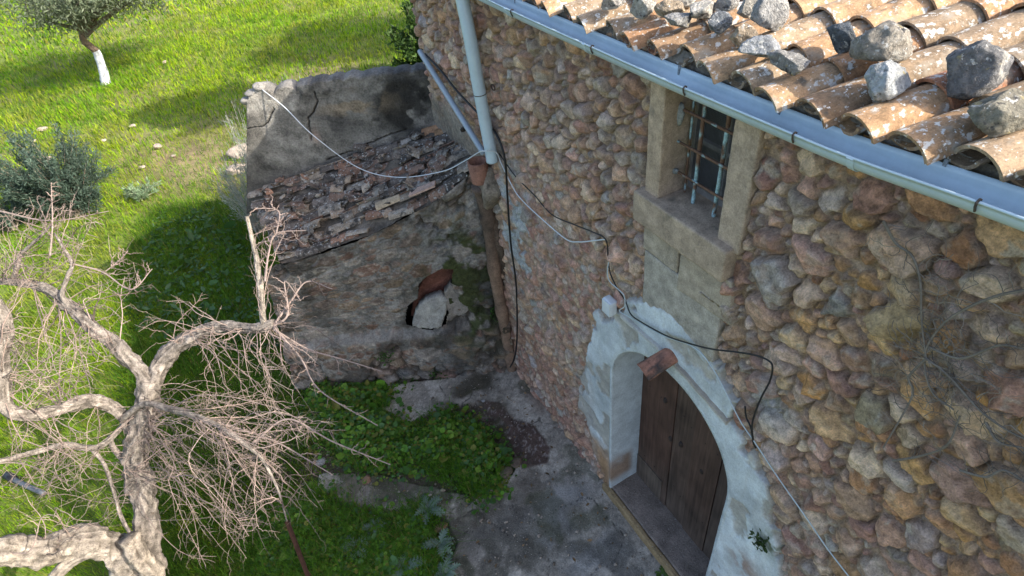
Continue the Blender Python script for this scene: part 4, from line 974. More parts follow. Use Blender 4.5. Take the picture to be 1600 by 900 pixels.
def G(px, py): q = at(px, py, 2, 0.0); return q[0], q[1]
def yard():
    u = np.arange(-3.4, .05, .014); v = np.arange(-1.4, 5.75, .014); U, W = np.meshgrid(u, v, indexing='ij')
    slab = [G(*p) for p in ((810, 566), (700, 590), (610, 602), (575, 640), (640, 662), (700, 640), (745, 628), (790, 660), (815, 700), (800, 740), (760, 770), (700, 768), (640, 752), (560, 735), (500, 742), (500, 770), (560, 790), (640, 800), (690, 810), (715, 850), (700, 900), (640, 960))] + [(-2.2, 1.6), (-2.4, -1.4), (.4, -1.4), (.4, 4.6)]
    wv = .10 * (NX.f2(U * 4, W * 4, 4) - .5); sd_ = poly_sd(U + wv, W + .10 * (NY.f2(U * 4, W * 4, 4) - .5), slab) + .03 * (NZ.f2(U * 14, W * 14, 3) - .5)
    s_ = sstep(-.008, .012, sd_)
    Z = -.028 + .05 * s_ * sstep(-.2, .0, sd_ + .1) + .012 * (NX.f2(U * 2, W * 2, 3) - .5) + .004 * (NY.f2(U * 30, W * 30, 3) - .5)
    dirt = np.array((.085, .062, .047)) * (.6 + .8 * NZ.f2(U * 9, W * 9, 4))[..., None]; peb = (sstep(.66, .70, NX.f2(U * 42, W * 42, 2)) * .5)[..., None]; dirt = dirt * (1 - peb) + np.array((.28, .24, .21)) * peb
    t = NY.f2(U * 2.2, W * 2.2, 5)[..., None]; t = np.clip(.35 + .9 * (t - .5) + 1.0 * (NX.f2(U * 9, W * 9, 5)[..., None] - .5) + .25, 0, 1); con = np.array((.19, .16, .125)) * (1 - t) + np.array((.50, .45, .375)) * t
    con = con * (.5 + 1.0 * NX.f2(U * 55, W * 55, 3))[..., None]
    C = dirt * (1 - s_[..., None]) + con * s_[..., None]
    def blob(px, py, rx, ry, c, amt, fr=5, thr=.35):
        nonlocal C
        x, y = G(px, py); g = np.exp(-((U - x) / rx) ** 2 - ((W - y) / ry) ** 2); g = np.clip(g * 1.7 * sstep(thr, thr + .22, NZ.f2(U * fr + px, W * fr, 4)), 0, 1)[..., None] * amt; C = C * (1 - g) + np.array(c) * g
    red = (.10, .066, .052)
    # the brown strip of earth over the slab, its ragged edge and pebbles
    strip = poly_sd(U + .06 * (NX.f2(U * 6, W * 6, 4) - .5), W + .06 * (NY.f2(U * 6, W * 6, 4) - .5), [G(*p) for p in ((745, 628), (780, 632), (800, 655), (835, 668), (862, 700), (855, 728), (815, 735), (800, 690), (770, 650))])
    k = sstep(-.015, .015, strip)[..., None]; C = C * (1 - k) + (np.array(red) * (1 - peb) + np.array((.33, .29, .26)) * peb) * k; Z = Z + .012 * k[..., 0] * NX.f2(U * 20, W * 20, 2)
    for a in ((740, 605, .30, .16, (.06, .05, .032), .9), (770, 640, .18, .2, (.075, .06, .04), .7), (790, 870, .35, .3, (.075, .068, .052), .75), (860, 830, .22, .25, (.085, .08, .06), .7), (720, 830, .4, .35, (.11, .10, .085), .65),
              (880, 790, .3, .2, (.30, .285, .265), .8), (780, 815, .4, .2, (.10, .09, .075), .6), (900, 860, .3, .25, (.32, .31, .29), .7), (600, 770, .4, .2, (.09, .075, .06), .9), (850, 620, .16, .4, (.16, .11, .08), .8), (640, 745, .4, .15, (.11, .09, .07), .8), (930, 700, .1, .3, (.17, .12, .09), .7), (960, 880, .3, .3, (.09, .085, .075), .7)): blob(*a)
    for a in ((560, 755, .35, .2, (.10, .085, .055), .8), (700, 790, .3, .2, (.085, .08, .05), .75), (745, 800, .25, .2, (.10, .085, .06), .7), (640, 660, .3, .12, (.10, .085, .06), .7), (720, 640, .2, .12, (.09, .085, .05), .8), (720, 880, .25, .3, (.07, .07, .045), .8), (840, 760, .2, .2, (.13, .105, .08), .7), (900, 830, .3, .25, (.11, .10, .075), .6)): blob(*a, fr=7, thr=.40)
    pat = [G(*p) for p in ((820, 590), (800, 585), (700, 620), (690, 640), (760, 620))]
    ck = .9 * sstep(.4965, .4995, NX.f2(U * 1.7 + 4, W * 1.7, 3)) * sstep(.5035, .5005, NX.f2(U * 1.7 + 4, W * 1.7, 3)) * s_; Z = Z - .006 * ck; C = C * (1 - ck[..., None] * .8)
    moss = (sstep(.56, .66, NZ.f2(U * 3 + 9, W * 3, 4)) * .5)[..., None]; C = C * (1 - moss) + np.array((.06, .065, .03)) * moss
    mesh_obj("courtyard_paving", np.stack([U, W, Z], -1).reshape(-1, 3), grid_faces(len(u), len(v)), M_YARD, None, C.reshape(-1, 3), True)["kind"] = "structure"
yard()
# ------------------------------------------------------------------ vegetation
def inside_built(x, y):
    a = (x > -.02) & (y < 5.6) & (y > -3.2)
    s = (x - 0) * S_[0] + (y - 4.42) * S_[1]; d = x * N_[0] + (y - 4.42) * N_[1]
    return a | ((s > -.3) & (s < 2.55) & (d > -.12) & (d < 1.25))
def ground_z(x, y):
    return -.03 + .10 * (NX.f2(x * .5, y * .5, 3) - .5) * sstep(5.5, 7.5, np.hypot(x, y))
def blades(x, y, h, wd, c, lean=.6, seed=1, z0=None):
    r = np.random.default_rng(seed); n = len(x); az = r.uniform(0, 2 * np.pi, n); le = np.abs(r.normal(0, lean, n)) + .15
    z = ground_z(x, y) if z0 is None else z0
    d = np.stack([np.cos(az), np.sin(az)], 1); pz = az + np.pi / 2 + r.normal(0, .5, n); p = np.stack([np.cos(pz), np.sin(pz)], 1) * (wd / 2)[:, None]
    V = np.zeros((n, 5, 3)); b0 = np.stack([x, y], 1)
    V[:, 0, :2] = b0 - p; V[:, 1, :2] = b0 + p; V[:, :2, 2] = z[:, None] - .01
    mid = b0 + d * (h * le * .35)[:, None]; V[:, 2, :2] = mid + p * .8; V[:, 3, :2] = mid - p * .8; V[:, 2:4, 2] = (z + h * .6)[:, None]
    V[:, 4, :2] = b0 + d * (h * le)[:, None]; V[:, 4, 2] = z + h * np.clip(1.05 - le * .35, .45, 1)
    i = np.arange(n)[:, None] * 5
    F = np.concatenate([i + [0, 1, 2], i + [0, 2, 3], i + [3, 2, 4]], 0)
    return V.reshape(-1, 3), F, np.repeat(c, 5, 0)
def yard_mask(x, y):
    return (x > -2.45) & (y < 5.2)
def field_grass():
    Vs, Fs, Cs = [], [], []; n0 = 0; r = np.random.default_rng(31)
    for k, (ra, rb, dens, h, wd) in enumerate(((2.5, 7, 1900, .10, .006), (7, 10, 1500, .11, .0075), (10, 15, 800, .12, .011), (15, 26, 300, .13, .019), (26, 60, 60, .18, .045))):
        a0, a1 = math.radians(-44), math.radians(30); n = int(.5 * (a1 - a0) * (rb ** 2 - ra ** 2) * dens)
        rr = np.sqrt(r.uniform(ra ** 2, rb ** 2, n)); th = r.uniform(a0, a1, n); x = -1.85 + rr * np.sin(th); y = rr * np.cos(th)
        bare = np.exp(-((x + 2.8) / 1.5) ** 2 - ((y - 13.2) / 1.9) ** 2) * .75 + np.exp(-((x - .8) / 1.3) ** 2 - ((y - 14.6) / 2.0) ** 2) * .8
        cl = NX.f2(x * 3.2, y * 3.2, 3) * .7 + .25; keep = ~inside_built(x, y) & (r.random(n) > bare) & ~(yard_mask(x, y)) & (cl + r.random(n) * .5 > .46 + .25 * sstep(.5, .7, NZ.f2(x * .55, y * .55 + 3, 4)))
        x, y = x[keep], y[keep]; n = len(x)
        t = NY.f2(x * .7, y * .7, 4); t2 = r.random(n)
        c = np.array((.16, .32, .010)) + (np.array((.32, .43, .014)) - np.array((.16, .32, .010))) * sstep(.3, .7, t * .6 + t2 * .4)[:, None]
        dry = (sstep(.52, .66, NX.f2(x * .9 + 7, y * .9, 4)) * .55)[:, None]; c = c * (1 - dry) + np.array((.27, .29, .04)) * dry; dkp = (sstep(.5, .64, NZ.f2(x * 1.7, y * 1.7 + 5, 3)) * .55)[:, None]; c = c * (1 - dkp) + np.array((.11, .25, .02)) * dkp; yel = (t2 > .86)[:, None]; c = np.where(yel, np.array((.30, .30, .05)), c)
        dk = (r.random(n) < .15)[:, None]; c = np.where(dk, np.array((.07, .15, .02)), c) * r.uniform(.8, 1.2, n)[:, None]
        hh = h * r.uniform(.5, 1.35, n) * (.6 + .9 * NZ.f2(x * 1.3, y * 1.3, 3))
        V, F, C = blades(x, y, hh, np.full(n, wd) * r.uniform(.7, 1.2, n), c, .65, 50 + k); Vs.append(V); Fs.append(F + n0); Cs.append(C); n0 += len(V)
    o = mesh_obj("grass", np.concatenate(Vs), np.concatenate(Fs), M_GRASS, None, np.concatenate(Cs)); o["kind"] = "stuff"
    tag(o, "bright green meadow grass covering the field beyond the house", "grass")
field_grass()

def leafcards(P, D, size, ratio, c, seed, cup=.25, roll=.8):
    """flat pointed leaves at P pointing along D; one folded 6-point blade each"""
    r = np.random.default_rng(seed); n = len(P); D = D / (np.linalg.norm(D, axis=1)[:, None] + 1e-9)
    R_ = r.normal(size=(n, 3)) * roll + [0, 0, 1]; sdv = np.cross(D, R_); sdv /= np.linalg.norm(sdv, axis=1)[:, None] + 1e-9; up = np.cross(sdv, D)
    L = size[:, None]; Wd = L * ratio
    V = np.stack([P, P + D * L * .35 + sdv * Wd * .5 + up * Wd * cup, P + D * L * .75 + sdv * Wd * .38 + up * Wd * cup * .6, P + D * L, P + D * L * .75 - sdv * Wd * .38 + up * Wd * cup * .6, P + D * L * .35 - sdv * Wd * .5 + up * Wd * cup, P + D * L * .5], 1)
    i = np.arange(n)[:, None] * 7
    F = np.concatenate([i + [0, 1, 6], i + [1, 2, 6], i + [2, 3, 6], i + [3, 4, 6], i + [4, 5, 6], i + [5, 0, 6]], 0)
    return V.reshape(-1, 3), F, np.repeat(c, 7, 0)

def stemmed(q, off, D, size, ratio, c, seed):
    """one plant: leaves on thin stems that all spring from q"""
    V, F, C = leafcards(q + off, D, size, ratio, c, seed); n = len(off); F = [tuple(f) for f in F]; m0 = len(V); Vs = [V, q[None]]; Cs = [C, c[:1] * .6]
    for k in range(n):
        a = q + off[k]; i = m0 + 1 + len(Vs[2:]) * 2; Vs.append(np.array([a + [0, .0015, 0], a - [0, .0015, .001]])); Cs.append(c[k:k + 1].repeat(2, 0) * .6); F.append((m0, i, i + 1)); F.append((i, i + 1, k * 7))
    return np.concatenate(Vs), F, np.concatenate(Cs)

def cover_patch(polys, dens, size, height, cols, seed, ratio=.95):
    r = np.random.default_rng(seed); Ps, Ds, Ss, Cs = [], [], [], []
    for poly, hmul in polys:
        g = np.array([G(*p) for p in poly]); lo, hi = g.min(0) - .15, g.max(0) + .15; n = int(np.prod(hi - lo) * dens)
        x = r.uniform(lo[0], hi[0], n); y = r.uniform(lo[1], hi[1], n); sd_ = poly_sd(x + .12 * (NX.f2(x * 5, y * 5, 3) - .5), y + .12 * (NY.f2(x * 5, y * 5, 3) - .5), g)
        k = (sd_ + .10 * r.normal(0, 1, n) * (sd_ < .12) > .03) & (sd_ > -.16) & ~inside_built(x, y) & (NZ.f2(x * 7, y * 7, 3) + r.random(n) * .5 > .47); x, y, sd_ = x[k], y[k], sd_[k]; n = len(x)
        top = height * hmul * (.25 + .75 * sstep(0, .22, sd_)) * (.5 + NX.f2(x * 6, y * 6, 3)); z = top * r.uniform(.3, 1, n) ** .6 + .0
        az = r.uniform(0, 2 * np.pi, n); D = np.stack([np.cos(az), np.sin(az), r.normal(.12, .3, n)], 1)
        Ps.append(np.stack([x, y, z], 1)); Ds.append(D); Ss.append(size * np.exp(r.normal(0, .38, n)) * (.7 + .6 * NY.f2(x * 3, y * 3, 2)))
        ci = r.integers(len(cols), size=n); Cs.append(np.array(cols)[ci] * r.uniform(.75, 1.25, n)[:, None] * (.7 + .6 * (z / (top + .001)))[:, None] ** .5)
    return leafcards(np.concatenate(Ps), np.concatenate(Ds), np.concatenate(Ss), ratio, np.concatenate(Cs), seed, .10, .45)
main = [(490, 640), (520, 610), (560, 600), (600, 640), (650, 665), (700, 645), (745, 660), (775, 690), (800, 725), (780, 760), (755, 785), (735, 770), (700, 745), (640, 735), (570, 740), (520, 720), (490, 690)]
lowp = [(400, 830), (440, 780), (500, 770), (560, 800), (620, 800), (655, 790), (680, 800), (690, 840), (700, 880), (690, 930), (600, 980), (450, 960), (380, 900)]
backp = [(470, 640), (480, 600), (520, 585), (600, 600), (625, 610), (600, 640), (560, 660), (500, 680)]
Vt, Ft, Ct = cover_patch(((main, 1.0), (lowp, .6), (backp, 1.0)), 5200, .034, .17, [(.07, .17, .016), (.10, .22, .02), (.06, .14, .022), (.13, .23, .025), (.08, .16, .055), (.18, .18, .035)], 91)
o = mesh_obj("ground_cover", Vt, Ft, M_LEAF, None, Ct); o["kind"] = "stuff"; tag(o, "low round-leaved weeds growing over the shaded courtyard", "weeds")
# longer weed grass between them and on the shaded side of the field
def weed_grass():
    r = np.random.default_rng(93); Vs, Fs, Cs = [], [], []; n0 = 0
    left = [(180, 420), (240, 330), (330, 315), (390, 320), (440, 420), (480, 560), (490, 650), (470, 760), (400, 900), (250, 960), (180, 800), (190, 560)]
    for poly, dens, h, wd, cmul in ((main, 1500, .20, .005, 1.15), (lowp, 3400, .20, .005, 1.1), (left, 1500, .17, .007, .95), ([(690, 690), (760, 760), (750, 790), (720, 770), (660, 740)], 2500, .22, .005, 1.1), ([(500, 745), (640, 735), (650, 760), (520, 775)], 500, .08, .005, .8)):
        g = np.array([G(*p) for p in poly]); lo, hi = g.min(0), g.max(0); n = int(np.prod(hi - lo) * dens); x = r.uniform(lo[0], hi[0], n); y = r.uniform(lo[1], hi[1], n)
        k = (poly_sd(x + .2 * (NX.f2(x * 4, y * 4, 3) - .5), y, g) > 0) & ~inside_built(x, y) & (NZ.f2(x * 5, y * 5, 3) + r.random(n) * .5 > .5); x, y = x[k], y[k]; n = len(x)
        c = np.array((.07, .155, .014)) * cmul * r.uniform(.6, 1.5, n)[:, None] * np.array([1, 1, 1]); yel = (r.random(n) > .93)[:, None]; c = np.where(yel, np.array((.2, .19, .06)), c)
        V, F, C = blades(x, y, h * r.uniform(.5, 1.4, n), wd * r.uniform(.7, 1.3, n), c, .8, 97 + n0 % 7, np.full(n, .0)); Vs.append(V); Fs.append(F + n0); Cs.append(C); n0 += len(V)
    o = mesh_obj("weed_grass", np.concatenate(Vs), np.concatenate(Fs), M_GRASS, None, np.concatenate(Cs)); o["kind"] = "stuff"; tag(o, "long dark green grass in the shade beside the shed and courtyard", "grass")
    leftb = [(200, 430), (250, 330), (330, 325), (380, 340), (430, 440), (460, 540), (400, 560), (300, 560), (210, 520)]
    V, F, C = cover_patch(((leftb, .8),), 240, .085, .14, [(.05, .11, .03), (.065, .12, .05), (.04, .09, .02)], 95, .42)
    o = mesh_obj("broad_weeds", V, F, M_LEAF, None, C); o["kind"] = "stuff"; tag(o, "broad-leaved weeds in the dark grass left of the shed", "weeds")
weed_grass()

def rosette(name, base, n, L, c, seed, label, cat, group=None, lobes=6, rise=.45, wide=.5, norm=None):
    r = np.random.default_rng(seed); b = MB(); up = np.array([0, 0, 1.0]) if norm is None else np.array(norm, float)
    for k in range(n):
        az = k * 2.4 + r.normal(0, .25); t1 = np.array([math.cos(az), math.sin(az), 0.]); 
        if norm is not None: t1 = np.array([0, math.cos(az), math.sin(az)])
        l_ = L * r.uniform(.6, 1.1); ri = rise * r.uniform(.5, 1.3); side = np.cross(up, t1); V = []; F = []
        m_ = lobes * 2 + 1
        for i in range(m_ + 1):
            t = i / m_; p = t1 * l_ * t * (1 - .12 * t) + up * l_ * ri * (t - .9 * t * t)
            wv = l_ * wide * .5 * math.sin(math.pi * min(1, .12 + t * .88)) * (1.0 if i % 2 else .28) * (1 - .3 * t)
            fw = t1 * wv * .35 if i % 2 else 0
            V += [p - side * wv + fw + up * wv * .3, p, p + side * wv + fw + up * wv * .3]
        for i in range(m_):
            a = i * 3; F += [(a, a + 1, a + 4, a + 3), (a + 1, a + 2, a + 5, a + 4)]
        b.add(np.array(V) + base, F, np.array(c) * r.uniform(.75, 1.25))
    o = b.build(name, M_LEAF, None); return tag(o, label, cat, group)
TH = (.19, .26, .20)
for k, (px, py, L, lab) in enumerate(((574, 668, .20, "pale silvery thistle at the back edge of the round green weed patch"), (545, 650, .18, "silvery thistle at the left corner of the round weed patch, under the shed wall"),
        (672, 800, .20, "tall thistle at the edge of the dark patch between the two weed beds"), (690, 856, .20, "grey-green thistle beside the concrete, lower right of the weed bed"),
        (634, 892, .24, "largest pale thistle at the bottom picture edge"), (560, 862, .20, "thistle in the grass left of the largest pale one"), (590, 828, .17, "small thistle in the middle of the lower weed bed"), (700, 900, .18, "thistle at the bottom edge against the concrete"))):
    x, y = G(px, py); rosette("thistle", np.array((x, y, .06)), 11, L, TH, 300 + k, lab, "thistle", "thistles in the courtyard weeds", 6, .8, .55)
rosette("weed", np.array((-.13, 1.55, .015)), 8, .10, (.09, .16, .03), 320, "small bright green weed growing at the threshold edge by the door", "weed", None, 3, .7, .6)
b = MB(); r = np.random.default_rng(5); q = at(1188, 845, 0, -.06); n = 60
off = r.normal(size=(n, 3)) * [.012, .03, .045]; V, F, C = stemmed(q, off, r.normal(size=(n, 3)) * [.5, 1, 1] + [-.5, 0, 0], r.uniform(.02, .04, n), .45, np.array((.045, .075, .02)) * r.uniform(.7, 1.4, n)[:, None], 6)
tag(mesh_obj("weed", V, F, M_LEAF, None, C), "dark little weed rooted in the whitewashed plaster right of the door", "weed")
for k, (px, py, d, lab) in enumerate(((640, 585, .10, "leafy weed clump at the foot of the shed wall, left of the corner slab"), (686, 575, .10, "weed clump on the lowest stones of the shed wall, nearest the clay pipe"), (605, 540, .12, "little weed on the shed wall ledge below the mortar step"), (770, 490, .02, "dark ferny weed on the mossy wall beside the clay drainpipe"))):
    q = front_pt(px, py, 0) - N_ * d; n = 120; r = np.random.default_rng(40 + k)
    off = r.normal(size=(n, 3)) * [.06, .045, .06]; V, F, C = stemmed(q, off, r.normal(size=(n, 3)) + [0, 0, .5], r.uniform(.02, .045, n), .6, np.array((.05, .11, .02)) * r.uniform(.7, 1.5, n)[:, None], 60 + k); V[:, 2] = np.maximum(V[:, 2], .0)
    tag(mesh_obj("weed", V, F, M_LEAF, None, C), lab, "weed")

# shrubs and trees with leaves
def shrub(name, base, center, rad, nst, nlf, leaf, ratio, c, seed, label, cat, group=None, stemc=(.2, .17, .13), upb=.6, hollow=.35, stick=.012):
    r = np.random.default_rng(seed); base = np.array(base, float); e = empty(name, base, label, cat, group); b = MB(); P = []; D = []
    center = np.array(center, float); rad = np.array(rad, float)
    for k in range(nst):
        d = r.normal(size=3); d /= np.linalg.norm(d); d *= r.uniform(hollow, 1) ** .5; tip = center + d * rad * (.8 + .45 * NX.f3((d * 2 + seed)[None], 1.3, 2)[0])
        if tip[2] < base[2] + .05: tip[2] = base[2] + .05 + r.random() * .1
        m1 = base + (tip - base) * .45 + r.normal(0, .08, 3) * rad + [0, 0, .15 * rad[2]]
        path = catmull([base + r.normal(0, .05, 3) * [1, 1, 0], m1, tip], 6); tube(b, path, [stick, stick * .25], 4, stemc, False)
        kk = nlf // nst; t = r.uniform(.38, 1.0, kk) ** .8; i = t * (len(path) - 1); i0 = np.minimum(i.astype(int), len(path) - 2); f = (i - i0)[:, None]
        pos = path[i0] * (1 - f) + path[i0 + 1] * f; dr = path[i0 + 1] - path[i0]; dr /= np.linalg.norm(dr, axis=1)[:, None]
        P.append(pos + r.normal(0, .045, (kk, 3)) * rad.mean()); D.append(dr * upb + r.normal(0, .6, (kk, 3)) + [0, 0, .15])
    P = np.concatenate(P); D = np.concatenate(D); n = len(P); C = np.array(c) * r.uniform(.65, 1.4, n)[:, None] * (.75 + .5 * NZ.f3(P, 2.5 / rad.mean(), 3))[:, None]
    P[:, 2] = np.maximum(P[:, 2], .03)
    V, F, C = leafcards(P, D, leaf * r.uniform(.6, 1.3, n), ratio, C, seed + 1)
    b.build("stems", M_TWIG, e); mesh_obj("foliage", V, F, M_LEAF, e, C); return e
bx_, by_ = G(126, 336)
shrub("shrub", (bx_, by_, 0), (bx_ - .05, by_ + .1, .95), (.95, .75, .8), 90, 22000, .075, .2, (.075, .115, .085), 401, "grey-green shrub in the sunny grass behind the bare tree branches", "shrub")
shrub("shrub", (bx_ - 1.15, by_ + .3, 0), (bx_ - 1.1, by_ + .3, .55), (.7, .6, .5), 30, 6000, .07, .2, (.075, .115, .085), 402, "small grey shrub at the left picture edge beside the bigger one", "shrub")
SV = (.27, .30, .25)
for k, (bs, ct, rd, ns, nl, lab) in enumerate((((-.95, 9.6, 0), (-.9, 9.6, 1.75), (.5, .4, .55), 60, 1700, "silvery wispy shrub rising just behind the shed's back wall"),
        ((-1.95, 9.0, 0), (-1.78, 9.0, 1.75), (.32, .4, .55), 50, 1400, "silvery wispy shrub at the back left corner of the shed, upper one"),
        ((-2.15, 9.3, 0), (-2.1, 9.3, .85), (.45, .4, .6), 60, 1900, "silvery wispy shrub low beside the shed's left wall and the white boulder"))):
    shrub("wormwood", bs, ct, rd, ns, nl, .075, .12, SV, 410 + k, lab, "shrub", "silver shrubs behind the shed", (.36, .33, .28), 1.2, .5, .006)
shrub("wormwood", (*G(222, 310), 0), (*G(224, 306), .12), (.35, .3, .16), 30, 900, .08, .2, (.2, .28, .16), 418, "pale green low weed clump at the edge of the house shadow", "shrub", None, (.3, .3, .2), 1.0)
hx, hy = 2.55, 13.6
shrub("bush", (hx + .3, hy, 0), (hx + .3, hy, 1.0), (1.0, .9, 1.0), 60, 7000, .12, .42, (.05, .10, .02), 420, "dark green leafy bush behind the far corner of the house", "bush")

def leafy_tree(name, path, rads, crown, cr, c, seed, label, nbr=26, nlf=14000, leaf=.13, ratio=.28, white=None):
    e = empty(name, (path[0][0], path[0][1], 0), label, "tree", None); r = np.random.default_rng(seed); b = MB(); P = catmull(path, 6); tube(b, P, rads, 10, (.13, .095, .07), True, .12)
    tr = b.build("trunk", M_BARK, e, True)
    if white is not None:
        b = MB(); m_ = P[:white]; Rw = np.interp(np.linspace(0, 1, len(P)), np.linspace(0, 1, len(rads)), rads)[:white] * 1.05; Rw[0] *= 1.25
        tube(b, m_, list(Rw), 12, (.50, .52, .54), False, .10); b.build("whitewash", M_PLAST, tr, True)
    crown = np.array(crown); cr = np.array(cr); b = MB(); Ps = []; Ds = []
    for k in range(nbr):
        d = r.normal(size=3); d /= np.linalg.norm(d); d[2] = d[2] * .8 + .1; tip = crown + d * cr * r.uniform(.55, 1.0); s0 = P[r.integers(int(len(P) * .7), len(P))]
        m1 = s0 * .5 + tip * .5 + r.normal(0, .15, 3) * cr + [0, 0, .1]; pa = catmull([s0, m1, tip], 6); tube(b, pa, [rads[-1] * .6, .012], 5, (.14, .11, .085), False)
        for q in range(5):
            cc = pa[-1 - r.integers(0, 8)] + r.normal(0, .22, 3) * cr * .7; nn = nlf // (nbr * 5); off = r.normal(0, 1, (nn, 3)) * cr * .13 * r.uniform(.6, 1.4)
            Ps.append(cc + off); Ds.append(off / cr + r.normal(0, .35, (nn, 3)) + [0, 0, -.12])
    b.build("branches", M_TWIG, e); Ps = np.concatenate(Ps); Ds = np.concatenate(Ds); n = len(Ps); C = np.array(c) * r.uniform(.65, 1.4, n)[:, None]
    pal = r.random(n) < .25; C[pal] = C[pal] * .5 + np.array((.16, .18, .13)) * .7
    V, F, C = leafcards(Ps, Ds, leaf * r.uniform(.6, 1.3, n), ratio, C, seed + 1); mesh_obj("crown", V, F, M_LEAF, e, C); return e
ov = lambda px, py: at(px, py, 1, 20.2)
pth = [ov(166, 131), ov(160, 108), ov(152, 84), ov(143, 74), ov(132, 64), ov(127, 48), ov(122, 30)]
ce = ov(155, -50)
leafy_tree("olive_tree", pth, [.12, .10, .095, .085, .07], ce, (2.4, 2.1, 1.05), (.125, .155, .09), 430, "olive tree with white-painted trunk base standing in the meadow", 36, 19000, .12, .24, white=15)
leafy_tree("tree", [(2.9, 11.0, 0), (2.8, 11.0, 1.6), (2.3, 11.2, 3.0), (1.9, 11.4, 3.8)], [.2, .16, .12], (1.8, 11.3, 4.3), (1.2, 1.15, .8), (.06, .10, .03), 440, "leafy tree behind the far corner of the house", 30, 22000, .15, .42)
leafy_tree("tree", [(6.9, 13.4, 0), (6.9, 13.3, 2.0), (6.7, 13.1, 3.4), (6.6, 13.0, 4.2)], [.25, .2, .14], (7.0, 12.6, 5.0), (2.4, 2.2, 1.2), (.06, .10, .03), 441, "large leafy tree farther behind the house", 40, 30000, .18, .42)

# field stones, then two rock-shaped dark lumps of no known kind
for k, (px, py, s, lab) in enumerate(((67, 203, .30, "pale stone in the meadow, farthest up left of the grey shrub"), (76, 250, .28, "pale pinkish stone just behind the grey shrub"), (55, 221, .18, "small pale stone in the meadow between the two stones left"),
        (207, 198, .22, "pale flat stone in the thin grass right of the olive shadow"), (247, 230, .30, "broad pale stone on the bare soil left of the shed"), (162, 220, .16, "small pale stone right behind the grey shrub top"), (258, 98, .25, "flat pinkish stone in the grass right of the olive trunk"),
        (378, 242, .55, "white sunlit boulder beside the back of the shed's left wall"), (371, 268, .40, "yellowish boulder below the white one beside the shed"), (222, 262, .18, "small stone in the grass above the house shadow edge"), (272, 244, .16, "small pinkish stone nearest the shed on the bare soil"),
        (12, 338, .26, "dark lump at the left picture edge below the shrub"), (43, 333, .22, "dark lump under the shrub, right of the other dark one"))):
    s *= (.72 if k < 7 or 8 < k < 11 else 1.0); x, y = G(px, py); V, F = rock(500 + k, (s, s * .8, s * .5), ICO3, 9, .06); b = MB(); c = (.40, .33, .27) if k < 11 else (.05, .05, .055)
    b.add(V + [x, y, s * .12], F, c); tag(b.build("stone", M_FIELDROCK, None, True), lab, "stone")
for k, (px, py, s, c, lab) in enumerate(((503, 723, .11, (.34, .33, .31), "pale loose stone on the earth left of the weed patch"), (573, 752, .12, (.28, .17, .11), "reddish stone below the round weed patch"), (806, 726, .15, (.15, .11, .08), "mossy brown stone at the right tip of the weed patch"),
        (789, 741, .17, (.16, .12, .09), "brown stone half under the weeds at their right tip"), (755, 629, .07, (.36, .34, .32), "little pale stone at the back end of the earth strip"), (690, 826, .13, (.26, .17, .10), "broken orange-brown piece of clay at the edge of the lower weeds"), (655, 775, .09, (.24, .2, .16), "small brown stone on the earth between the weed beds"))):
    x, y = G(px, py); V, F = rock(540 + k, (s, s * .75, s * .6), ICO3, 9, .06); b = MB(); b.add(V + [x, y, s * .18], F, c); tag(b.build("stone", M_FIELDROCK, None, True), lab, "stone")

# grit and dead leaves on the paving
def litter():
    r = np.random.default_rng(71); n = 900; x = r.uniform(-2.6, .0, n); y = r.uniform(.2, 4.6, n); k = (NX.f2(x * 3, y * 3, 3) + r.random(n) * .6 > .72) | (x > -.16) & (r.random(n) < .7); x, y = x[k], y[k]; b = MB()
    for a, c in zip(x, y):
        sz = .006 + .016 * r.random() ** 3; V, F = ICO1; b.add(V * np.array([1, .8, .6]) * sz * (1 + .25 * r.normal(size=(len(V), 1))) + [a, c, .026 + sz * .3], F, np.array((.36, .30, .24)) * r.uniform(.4, 1.3))
    o = b.build("grit", M_FIELDROCK); o["kind"] = "stuff"; tag(o, "grit and crumbs of stone lying on the courtyard paving", "grit")
    n = 260; x = r.uniform(-2.4, -.1, n); y = r.uniform(.6, 4.5, n); P = np.stack([x, y, np.full(n, .032)], 1); D = np.stack([r.normal(size=n), r.normal(size=n), r.normal(0, .12, n)], 1)
    V, F, C = leafcards(P, D, r.uniform(.02, .05, n), .5, np.array((.22, .14, .07)) * r.uniform(.5, 1.4, n)[:, None], 72, .3, .4)
    o = mesh_obj("dead_leaves", V, F, M_LEAF, None, C); o["kind"] = "stuff"; tag(o, "dry brown leaves scattered over the courtyard paving", "leaves")
litter()

# ------------------------------------------------------------------ the bare old tree
def T3(px, py, z): return at(px, py, 2, z)
tree = empty("bare_tree", T3(236, 985, 0.0), "leafless old fruit tree with grey bark and thorny twigs, lower left", "tree")
def limb(name, pts, rads, par, c=(.27, .235, .20), lump=.22, sides=28, n=22):
    b = MB(); rads = [q * .75 for q in rads]; P = catmull([T3(*p) for p in pts], n); P = P + (np.stack([NX.f3(P, 5, 2), NY.f3(P, 5, 2), NZ.f3(P, 5, 2)], 1) - .5) * .05 * (np.mean(rads) / .08)
    tube(b, P, rads, sides, c, True, lump, len(pts) * 3.3, .34 if np.mean(rads) > .045 else .18); f = NZ.f3(b.V[0], 16, 4); b.C[0] = b.C[0] * (.25 + 1.2 * f)[:, None]
    return b.build(name, M_BARK, par, True), P
tk, PT = limb("trunk", [(236, 990, 0.0), (238, 930, .42), (232, 860, .85), (222, 790, 1.2), (215, 720, 1.5), (222, 650, 1.85), (234, 592, 2.12)], [.19, .15, .135, .125, .125, .12, .10], tree)
_, PA = limb("limb", [(236, 598, 2.08), (196, 556, 2.28), (150, 515, 2.42), (110, 480, 2.52), (75, 452, 2.60), (35, 442, 2.66), (-10, 440, 2.70)], [.085, .075, .075, .06, .055, .042, .035], tree)
